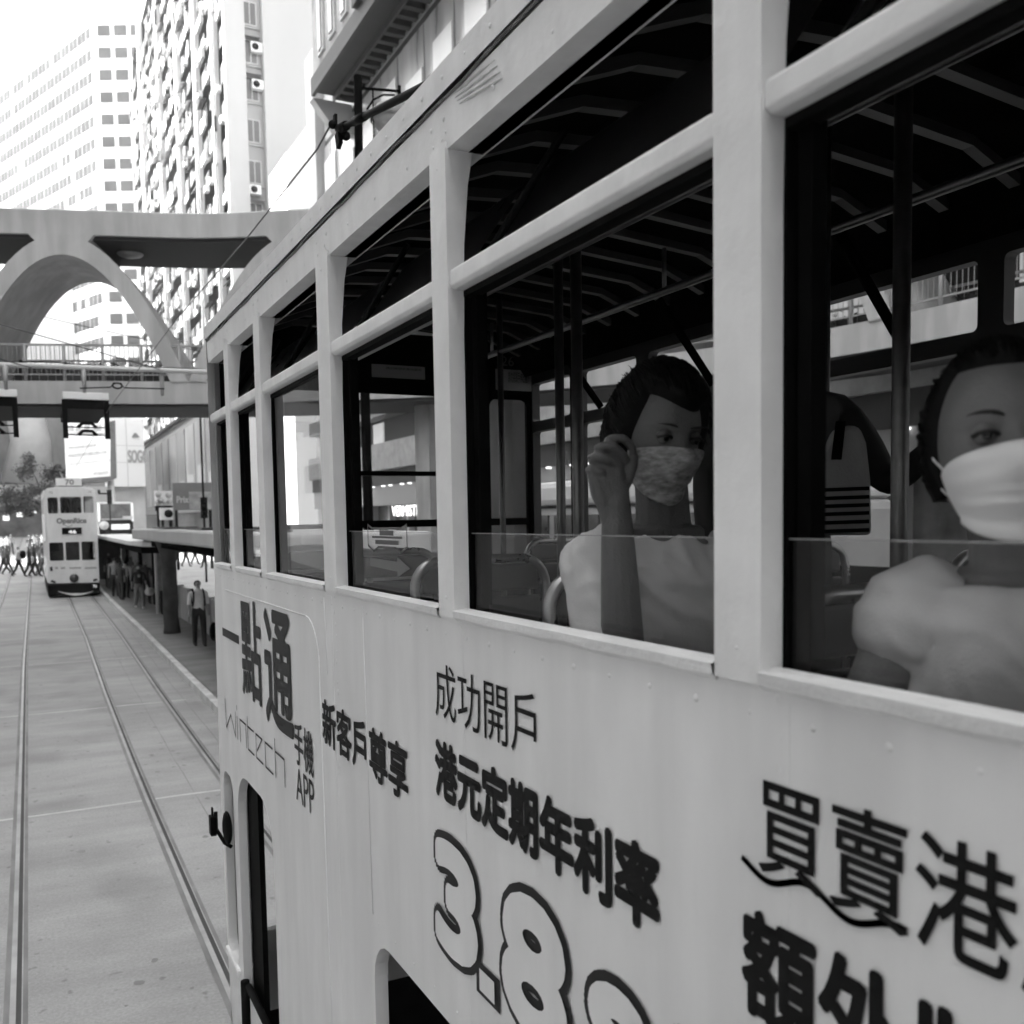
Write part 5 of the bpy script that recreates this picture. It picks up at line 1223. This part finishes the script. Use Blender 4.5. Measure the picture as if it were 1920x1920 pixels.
def facial(root, Mh, R, hairv, hair_fn, mask_v, bun=None, mask_print=False, seed=1):
    """eyes, brows, hair and mask as parts of the person"""
    rng = random.Random(seed)
    for s in (-1, 1):
        e = xf(MB().ball((s*.032, -.079*R[1]/.094, .009), .0125, 16, 12), Mh).build('eye', mat('eye_white', .14, .25, namt=0), root)
        c_ = Vector((s*.032, -.0915*R[1]/.094, .008)); xf(MB().ball(c_, (.0058, .0022, .0058), 12, 8), Mh).build('iris', mat('iris_dark', .01, .1, namt=0), e)
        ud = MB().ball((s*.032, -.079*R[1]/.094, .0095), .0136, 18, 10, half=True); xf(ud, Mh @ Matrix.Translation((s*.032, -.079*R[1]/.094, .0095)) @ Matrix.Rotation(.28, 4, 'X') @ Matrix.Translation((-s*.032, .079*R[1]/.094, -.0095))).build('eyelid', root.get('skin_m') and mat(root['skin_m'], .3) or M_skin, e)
        lid = [(s*(.032+.015*t), -.0925+.006*t*t, .0125-.005*t*t) for t in np.linspace(-1, 1, 9)]; xf(MB().tube(lid, .0028, 6), Mh).build('eyelash', mat('lash_black', .01, .6, namt=0), e)
        br = [(s*(.031+.021*t), -.0985+.010*t*t, .034+.002*t-.004*t*t) for t in np.linspace(-1, 1, 9)]; xf(MB().tube(br, [.0008, .0018, .0024, .0026, .0025, .0022, .0018, .0012, .0006], 6), Mh).build('eyebrow', mat('lash_black', .01), root)
    # hair: shell over the skull, open at the face, with strand-like relief
    n, m_ = 96, 64; vs_, keep = [], {}
    for j in range(m_+1):
        ph = math.pi*j/m_
        for i in range(n):
            th = 2*math.pi*i/n; th_ = th if th < math.pi else th-2*math.pi
            w_ = hair_fn(abs(th_), ph, th_)
            rel = .0016*math.sin(th*47+3*math.sin(ph*5))+.003*mnoise.noise(Vector((math.sin(th)*4, math.cos(th)*4, ph*3+seed)))
            vs_.append(head_pt(th, ph, R, -.006+max(0, min(1, w_))*((.030 if seed == 2 else .020)+rel)) if w_ > 0 else head_pt(th, ph, R, -.006)); keep[j*n+i] = w_ > 0
    fs = [f for f in ((j*n+i, (j+1)*n+i, (j+1)*n+(i+1) % n, j*n+(i+1) % n) for j in range(m_) for i in range(n)) if sum(keep[q] for q in f) >= 2]
    hb = MB().add(vs_, fs, 0, True)
    if bun: hb.ball(bun[0], bun[1], 20, 14)
    back = Vector((0, .75, .35)).normalized()
    for k in range(1500):   # strands combed back over the shell
        th = rng.uniform(0, 2*math.pi); ph = rng.uniform(.08, 1.95); t_ = th if th < math.pi else th-2*math.pi
        if hair_fn(abs(t_), ph, t_) < .25: continue
        d0 = Vector((math.sin(ph)*math.sin(th), -math.sin(ph)*math.cos(th), math.cos(ph))); st = rng.uniform(.10, .28); lift = rng.uniform(.0105, .0155)+(.011 if seed == 2 else 0); pts = []
        for q in range(5):
            d_ = d0.lerp(back, st*q/4*1.6).normalized(); ph_ = math.acos(max(-1, min(1, d_.z))); th_ = math.atan2(d_.x, -d_.y)
            pts.append(head_pt(th_, ph_, R, lift+(.004 if q in (1, 2) else .0)*rng.random()))
        if rng.random() < .05: pts[-1] = pts[-1]+Vector((rng.gauss(0, .006), rng.gauss(0, .006), rng.uniform(0, .008)))
        hb.tube(pts, [.0007, .0013, .0014, .0012, .0005], 3, cap=False)
    xf(hb, Mh).build('hair', mat('hair_black', .006, .6, namt=.5, nscale=30, stretch=(1, 1, .2), spec=.12), root, fixn=False)
    # face mask with pleats
    nu, nv = 40, 26; P = []
    for b in range(nv+1):
        v = b/nv
        for a in range(nu+1):
            u = a/nu*2-1
            zt, zb_ = .000-.030*abs(u)**1.6-.002, -.116+.040*abs(u)**1.5
            z = zt+(zb_-zt)*v; th = u*1.18
            ph = math.acos(max(-.99, min(.99, z/R[2]))); q = head_pt(th, ph, R, .0)
            r_ = Vector((q.x, q.y, 0)).length; tent = .007+.013*math.exp(-(u*1.9)**2)*math.exp(-((v-.38)/.42)**2)+.010*math.exp(-(u*1.5)**2)*gs(v, .95, .35)
            base = max(r_, R[1]*.80*(1-.25*abs(u))) if abs(u) < .8 else r_
            dr = Vector((math.sin(th), -math.cos(th), 0)); pl = .0016*math.sin(v*6.283*3.5)*(1-abs(u))
            P.append(dr*(base+tent*(1-.75*abs(u)**3)+pl)+Vector((0, 0, z)))
    fs = [(b*(nu+1)+a, b*(nu+1)+a+1, (b+1)*(nu+1)+a+1, (b+1)*(nu+1)+a) for b in range(nv) for a in range(nu)]
    mk = xf(MB().add(P, fs, 0, True), Mh).build('face_mask', mask_v, root, fixn=False)
    so2 = mk.modifiers.new('solid', 'SOLIDIFY'); so2.thickness = .0012
    for s in (-1, 1):
        for (zz, ze) in ((-.028, .006), (-.072, -.022)):
            a_ = head_pt(s*1.1, math.acos(zz/R[2]), R, .006); b_ = Vector((s*(R[0]+.004), .006, ze)); xf(MB().tube([a_, (a_+b_)/2+Vector((s*.004, 0, 0)), b_], .0014, 5), Mh).build('ear_loop', mat('loop_white', .7, .7, namt=0), mk)
def frame(c, fwd, tilt=0., roll=0.):
    f = Vector(fwd).normalized(); up = Vector((0, 0, 1)); x = (-f).cross(up).normalized()*-1
    y = -f; x = up.cross(-y).normalized(); x = y.cross(up).normalized(); z = x.cross(y).normalized()
    Rm = Matrix((x, y, z)).transposed()
    Rm = Rm @ Matrix.Rotation(roll, 3, 'Y') @ Matrix.Rotation(tilt, 3, 'X')
    return Matrix.Translation(c) @ Rm.to_4x4()
def ears(R): return [MB().ball((s*(R[0]+.001), .012, -.008), (.010, .018, .031), 14, 10) for s in (-1, 1)]
def torso(pe, ch, nb, shl, shr, g=0., neck=None):
    """lofted trunk from hips to neck"""
    pe, ch, nb, shl, shr = map(Vector, (pe, ch, nb, shl, shr)); sd0 = (shl-shr); sd0.z *= .6; sd = sd0.normalized(); w_ = (shl-shr).length/2
    mid = (shl+shr)/2
    P = [(pe-Vector((0, 0, .10)), .10, .09), (pe-Vector((0, 0, .06)), .165, .13), (pe+(ch-pe)*.15, .165, .13), (pe+(ch-pe)*.55, .135, .112), (ch-Vector((0, 0, .05)), .150, .122), (ch.lerp(mid, .45), w_*.93, .118), (mid-Vector((0, 0, .015)), w_*1.0, .092), (mid+(nb-mid)*.28+Vector((0, 0, .012)), w_*.78, .078), (mid.lerp(nb, .62), w_*.50, .070)]
    P += [(nb-(nb-mid)*.1, .078, .066), (nb+(nb-mid)*.02, .068, .060)]
    if g > 0: P = P[:-2]; P[-1] = (mid.lerp(nb, .50), w_*.50, .074)
    n = 28; vs_ = []
    for c_, rx, ry in P:
        f = sd.cross(Vector((0, 0, 1))).normalized()
        for k in range(n):
            t = 2*math.pi*k/n; ct, st = math.cos(t), math.sin(t)
            ex = abs(ct)**.85*(1 if ct > 0 else -1); ey = abs(st)**.85*(1 if st > 0 else -1)
            vs_.append(c_+sd*(rx+g)*ex+f*(ry+g)*ey)
    fs = [(j*n+k, j*n+(k+1) % n, (j+1)*n+(k+1) % n, (j+1)*n+k) for j in range(len(P)-1) for k in range(n)]+[tuple(range(n-1, -1, -1)), tuple((len(P)-1)*n+k for k in range(n))]
    return MB().add(vs_, fs, 0, True)
def limb(pts, rs, n=16, sub=5):
    """smooth tapered closed limb through the joints"""
    P = [Vector(p) for p in pts]; Q, R = [], []
    for i in range(len(P)-1):
        p0, p1, p2, p3 = P[max(i-1, 0)], P[i], P[i+1], P[min(i+2, len(P)-1)]
        for k in range(sub):
            t = k/sub; c_ = .5*((2*p1)+(p2-p0)*t+(2*p0-5*p1+4*p2-p3)*t*t+(3*p1-p0-3*p2+p3)*t**3); Q.append(p1.lerp(p2, t)*.45+c_*.55); R.append(rs[i]+(rs[i+1]-rs[i])*t)
    Q.append(P[-1]); R.append(rs[-1]); d0 = (Q[0]-Q[1]).normalized(); d1 = (Q[-1]-Q[-2]).normalized()
    Q = [Q[0]+d0*R[0]*.8, Q[0]+d0*R[0]*.5]+Q+[Q[-1]+d1*R[-1]*.5, Q[-1]+d1*R[-1]*.8]; R = [R[0]*.45, R[0]*.82]+R+[R[-1]*.82, R[-1]*.45]
    return MB().tube(Q, R, n)
def body_parts(pe, ch, nb, hd, shl, shr, ell, elr, wrl, wrr, fwd):
    f = Vector(fwd); f.z = 0; f.normalize(); sd = Vector((f.y, -f.x, 0)); V = Vector
    out = [torso(pe, ch, nb, shl, shr), limb([V(nb)-V((0, 0, .06)), V(nb).lerp(V(hd), .3), V(nb).lerp(V(hd), .85)], [.058, .052, .05])]
    for sh, el, wr in ((shl, ell, wrl), (shr, elr, wrr)):
        sh, el, wr = map(V, (sh, el, wr)); i = sh.lerp(V(ch), .25); out.append(limb([i, sh, sh.lerp(el, .5), el, el.lerp(wr, .3), el.lerp(wr, .7), wr, wr+(wr-el).normalized()*.02], [.05, .054, .046, .040, .041, .034, .027, .026]))
    legs = []
    for s in (-1, 1):
        hp = V(pe)+sd*s*.09-V((0, 0, .02)); kn = hp+f*.37; an = V((kn.x, kn.y, 2.38)); to = an+f*.14-V((0, 0, .03)); legs.append((hp, kn, an))
        out.append(limb([hp, hp.lerp(kn, .5), kn, kn.lerp(an, .4), an, to], [.085, .075, .058, .052, .04, .034]))
    return out, legs
def shirt(pe, ch, nb, shl, shr, ell, elr, root, m, sleeve=.7, g=.010, wr=.006):
    V = Vector; parts = [torso(pe, ch, nb, shl, shr, g)]
    for sh, el in ((shl, ell), (shr, elr)):
        sh, el = V(sh), V(el); i = sh.lerp(V(ch), .28); parts.append(limb([i, sh, sh.lerp(el, sleeve*.55), sh.lerp(el, sleeve)], [.062, .064, .064+g*.4, .068+g*.5]))
    o = merged(parts, .0065, 'T-shirt', m, smooth=5, wrinkle=wr); setpar(o, root)
    mid = (V(shl)+V(shr))/2; c_ = mid.lerp(V(nb), .52); ax = (V(nb)-V(ch)).normalized(); a = (V(shl)-V(shr)).normalized(); b = ax.cross(a).normalized(); a = b.cross(ax); w_ = (V(shl)-V(shr)).length/2
    MB().tube([c_+a*math.cos(t)*(w_*.50+g)+b*math.sin(t)*(.076+g) for t in np.linspace(0, 2*math.pi, 28)], .0065, 8, cap=False).build('neckband', m, o)
    return o
def trousers(pe, legs, root, m):
    V = Vector; parts = [MB().ball(V(pe)-V((0, 0, .02)), (.18, .15, .12), 20, 12)]
    for hp, kn, an in legs: parts.append(limb([hp, hp.lerp(kn, .5), kn, kn.lerp(an, .5), an+V((0, 0, .04))], [.098, .09, .076, .066, .06]))
    setpar(merged(parts, .012, 'trousers', m, smooth=2), root)
def hand_curled(K, thumb):
    """fingers: list of joint lists; every finger its own chain rooted in the palm"""
    out = []
    for pts, r in K: out.append(limb([Vector(pts[0])*1.6-Vector(pts[1])*.6]+pts, [r*1.1, r*1.15, r*1.12, r*1.05, r*.98, r*.85][:len(pts)+1], 12, 4))
    out.append(limb(thumb, [.014, .012, .011, .0095][:len(thumb)], 12, 4)); return out

# woman resting her elbow on the sill, hand at her temple
R1 = (.074, .095, .115)
hd1 = atD(1232, 812, 1.801); fw1 = Vector((-.10, -1, 0))
M1 = frame(hd1, fw1, .30, .06)
nb1 = atD(1245, 985, 1.863); ch1 = atD(1225, 1120, 1.894); pe1 = atD(1225, 1420, 1.966)
shr1 = atD(1112, 1040, 1.853); elr1 = atD(1174, 1345, 1.739); wrr1 = atD(1156, 962, 1.718)
shl1 = atD(1378, 1050, 1.925); ell1 = atD(1420, 1290, 1.863); wrl1 = atD(1300, 1400, 1.759)
B1, legs1 = body_parts(pe1, ch1, nb1, hd1, shl1, shr1, ell1, elr1, wrl1, wrr1, (-.1, -1, 0))
h_ = lambda x, y, d: atD(x, y, d)
def palm_mb(wr, kn, el, tw=.041, th=.017):
    wr, kn, el = map(Vector, (wr, kn, el)); return wr
_pv = [wrr1.lerp(elr1, .06), h_(1150, 935, 1.715), h_(1138, 900, 1.710), h_(1128, 862, 1.706)]
pw = (h_(1140, 868, 1.708)-h_(1122, 900, 1.706)).normalized()
palm = MB()
for k in range(4):
    o_ = pw*(-.027+.018*k); palm.v += []
palm_l = [limb([_pv[0]+pw*(-.010+.0067*k), _pv[1]+pw*(-.02+.0133*k), _pv[2]+pw*(-.027+.018*k), _pv[3]+pw*(-.028+.0187*k)], [.020, .019, .0165, .0135], 12, 4) for k in range(4)]
F1 = [([h_(1140, 868, 1.708), h_(1140, 826, 1.703), h_(1168, 822, 1.703), h_(1186, 842, 1.713), h_(1186, 862, 1.728)], .0076),
      ([h_(1130, 875, 1.703), h_(1122, 840, 1.692), h_(1150, 838, 1.692), h_(1172, 858, 1.708), h_(1168, 880, 1.728)], .0078),
      ([h_(1122, 885, 1.703), h_(1109, 858, 1.692), h_(1136, 860, 1.689), h_(1158, 880, 1.708), h_(1152, 902, 1.728)], .0074),
      ([h_(1122, 900, 1.706), h_(1104, 880, 1.697), h_(1126, 886, 1.694), h_(1144, 902, 1.710), h_(1140, 920, 1.728)], .0068)]
th1 = [h_(1158, 928, 1.718), h_(1174, 902, 1.718), h_(1184, 876, 1.718), h_(1188, 856, 1.723)]
lh = limb([wrl1.lerp(ell1, .1), atD(1280, 1425, 1.718), atD(1262, 1440, 1.697)], [.026, .034, .022])
w1 = thing('person', 'woman in printed mask and white T-shirt, elbow on the sill, fist at her temple', 'person', tuple(pe1))
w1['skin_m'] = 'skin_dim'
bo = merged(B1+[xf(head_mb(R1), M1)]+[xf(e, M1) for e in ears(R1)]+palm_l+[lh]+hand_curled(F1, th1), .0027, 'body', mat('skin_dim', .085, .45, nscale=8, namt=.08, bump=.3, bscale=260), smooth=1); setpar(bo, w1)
shirt(pe1, ch1, nb1, shl1, shr1, ell1, elr1, w1, mat('white_cotton', .66, .85, nscale=5, namt=.06, bump=.15, bscale=200), .66, wr=.012)
trousers(pe1, legs1, w1, mat('denim_dark', .04, .8, namt=.2))
def hf1(at, ph, th):
    lim = 1.02+.25*max(0, ph-1.0)       # face opening half-angle
    if ph > 2.25: return -1
    a = (at-lim)/.25; b = (.98+.10*math.sin(th*2.2+.6)-ph)/.16
    return max(a, b)
mprint = mat('printed_mask', .24, .75, nscale=45, namt=.65, stretch=(1, 1, 2.5))
facial(w1, M1, R1, .012, hf1, mprint, bun=((0, .105, .045), (.045, .04, .045)), seed=2)
MB().tube([atD(1048+6*t, 1072+5*t, 1.69) for t in range(0, 17, 4)], .007, 8).build('sleeve_stripe', mat('denim_dark', .04), w1) if 0 else None

# young woman in the last window, close to the camera, white mask
R2 = (.074, .095, .116)
hd2 = atD(1872, 838, 1.16); fw2 = Vector((-.66, -.75, 0)); M2 = frame(hd2, fw2, -.02, -.05)
nb2 = atD(1910, 1065, 1.21); ch2 = atD(1900, 1250, 1.25); pe2 = atD(1920, 1690, 1.30)
shr2 = atD(1722, 1128, 1.26); elr2 = atD(1618, 1370, 1.26); wrr2 = atD(1720, 1650, 1.22)
shl2 = atD(2120, 1140, 1.16); ell2 = atD(2180, 1420, 1.18); wrl2 = atD(2050, 1640, 1.14)
B2, legs2 = body_parts(pe2, ch2, nb2, hd2, shl2, shr2, ell2, elr2, wrl2, wrr2, (-.35, -.9, 0))
w2 = thing('person', 'young woman with hair pulled back and white surgical mask looking out of the rearmost window', 'person', tuple(pe2))
hr2 = limb([wrr2, wrr2+Vector((0, -.04, -.03)), wrr2+Vector((0, -.08, -.05))], [.026, .034, .024])
hl2 = limb([wrl2, wrl2+Vector((0, -.04, -.03)), wrl2+Vector((0, -.08, -.05))], [.026, .034, .024])
bo = merged(B2+[xf(head_mb(R2), M2)]+[xf(e, M2) for e in ears(R2)]+[hr2, hl2], .0036, 'body', M_skin, smooth=2); setpar(bo, w2)
shirt(pe2, ch2, nb2, shl2, shr2, ell2, elr2, w2, mat('grey_cotton', .68, .85, nscale=4, namt=.15, bump=.15, bscale=200), .20, wr=.008)
trousers(pe2, legs2, w2, mat('denim_dark', .04))
def hf2(at, ph, th):
    if ph > 2.1: return -1
    return max((at-1.30)/.2, (.72-ph)/.2)
facial(w2, M2, R2, .012, hf2, mat('white_mask', .78, .7, namt=.03), bun=((0, .115, .03), (.04, .035, .04)), seed=5)

# standing passenger further in, holding a striped tote bag
pS = atD(1462, 620, 2.42)
s3, k, J, z0 = person('dark figure standing in the tram aisle holding a striped tote bag', (pS.x, pS.y, 2.285), -.15, 1.58, .02, .015, skin=.06, arms=(.1, .55), bend=(.1, 1.6), walk=.03, sleeves=False)
TB = 2.22
tb = thing('tote_bag', 'pale tote bag with dark stripes held by the dark standing figure in the aisle', 'bag', tuple(atD(1570, 900, TB)))
nrm_ = (atD(1570, 900, TB+.1)-atD(1570, 900, TB))
out = [(1560, 806), (1590, 796), (1612, 800), (1624, 830), (1632, 900), (1634, 1004), (1508, 1004), (1512, 920), (1535, 860)]
bgm = MB().prism([atD(x, y, TB) for x, y in out], nrm_*.9)
bgm.build('bag_body', mat('canvas_pale', .34, .85, nscale=6, namt=.15, bump=.2, bscale=150), tb, .012)
for y in (912, 928, 943, 958, 974, 990):
    MB().prism([atD(x, yy, TB-.004) for x, yy in ((1516 if y > 930 else 1524, y+4), (1630, y), (1630, y+7), (1515 if y > 930 else 1522, y+11))], -nrm_*.02).build('stripe', M_black, tb)
MB().prism([atD(x, y, TB-.006) for x, y in ((1567, 790), (1586, 790), (1578, 862), (1558, 862))], -nrm_*.03).build('strap', M_black, tb)

# ------------------------------------------------------------------ vehicle on the roadway beyond, seen through the near tram
cb = thing('city_bus', 'pale single-deck bus on the far roadway, seen only through the near tram windows', 'bus', (8.8, 12.5, 0))
MB().box(7.6, 10.0, 8.6, 16.6, .45, 3.45).build('body', mat('coach_grey', .30, .4, namt=.08), cb, .12)
MB().box(7.56, 10.04, 8.7, 16.5, 3.47, 3.86).build('roof', mat('coach_roof', .62, .4, namt=.05), cb, .1)
for k in range(5): MB().box(7.57, 7.61, 8.9+k*1.55, 10.25+k*1.55, 2.35, 3.32).build('window', mat('bus_glass', .08), cb)
MB().box(7.55, 7.61, 8.8, 16.4, 1.75, 1.9).build('side_trim', M_black, cb)
MB().box(8.0, 9.6, 16.58, 16.63, 1.8, 3.2).build('rear_window', mat('bus_glass', .08), cb)
for y in (10.2, 14.8):
    for x in (7.62, 9.75): MB().tube([(x, y, .48), (x+.25, y, .48)], .48, 20).build('wheel', M_black, cb)

# ------------------------------------------------------------------ the hazy air of the street
hz = MB().box(-66, 66, -95, 350, -1.0, 100).build('haze', mat('haze_air', .5)); hz['kind'] = 'stuff'
hm = hz.data.materials[0] = hz.data.materials[0].copy(); ht = hm.node_tree; ht.nodes.clear()
ho = ht.nodes.new('ShaderNodeOutputMaterial'); hv = ht.nodes.new('ShaderNodeVolumePrincipled'); hv.inputs['Density'].default_value = .0006; hv.inputs['Color'].default_value = (.95, .95, .95, 1)
ht.links.new(hv.outputs[0], ho.inputs['Volume'])
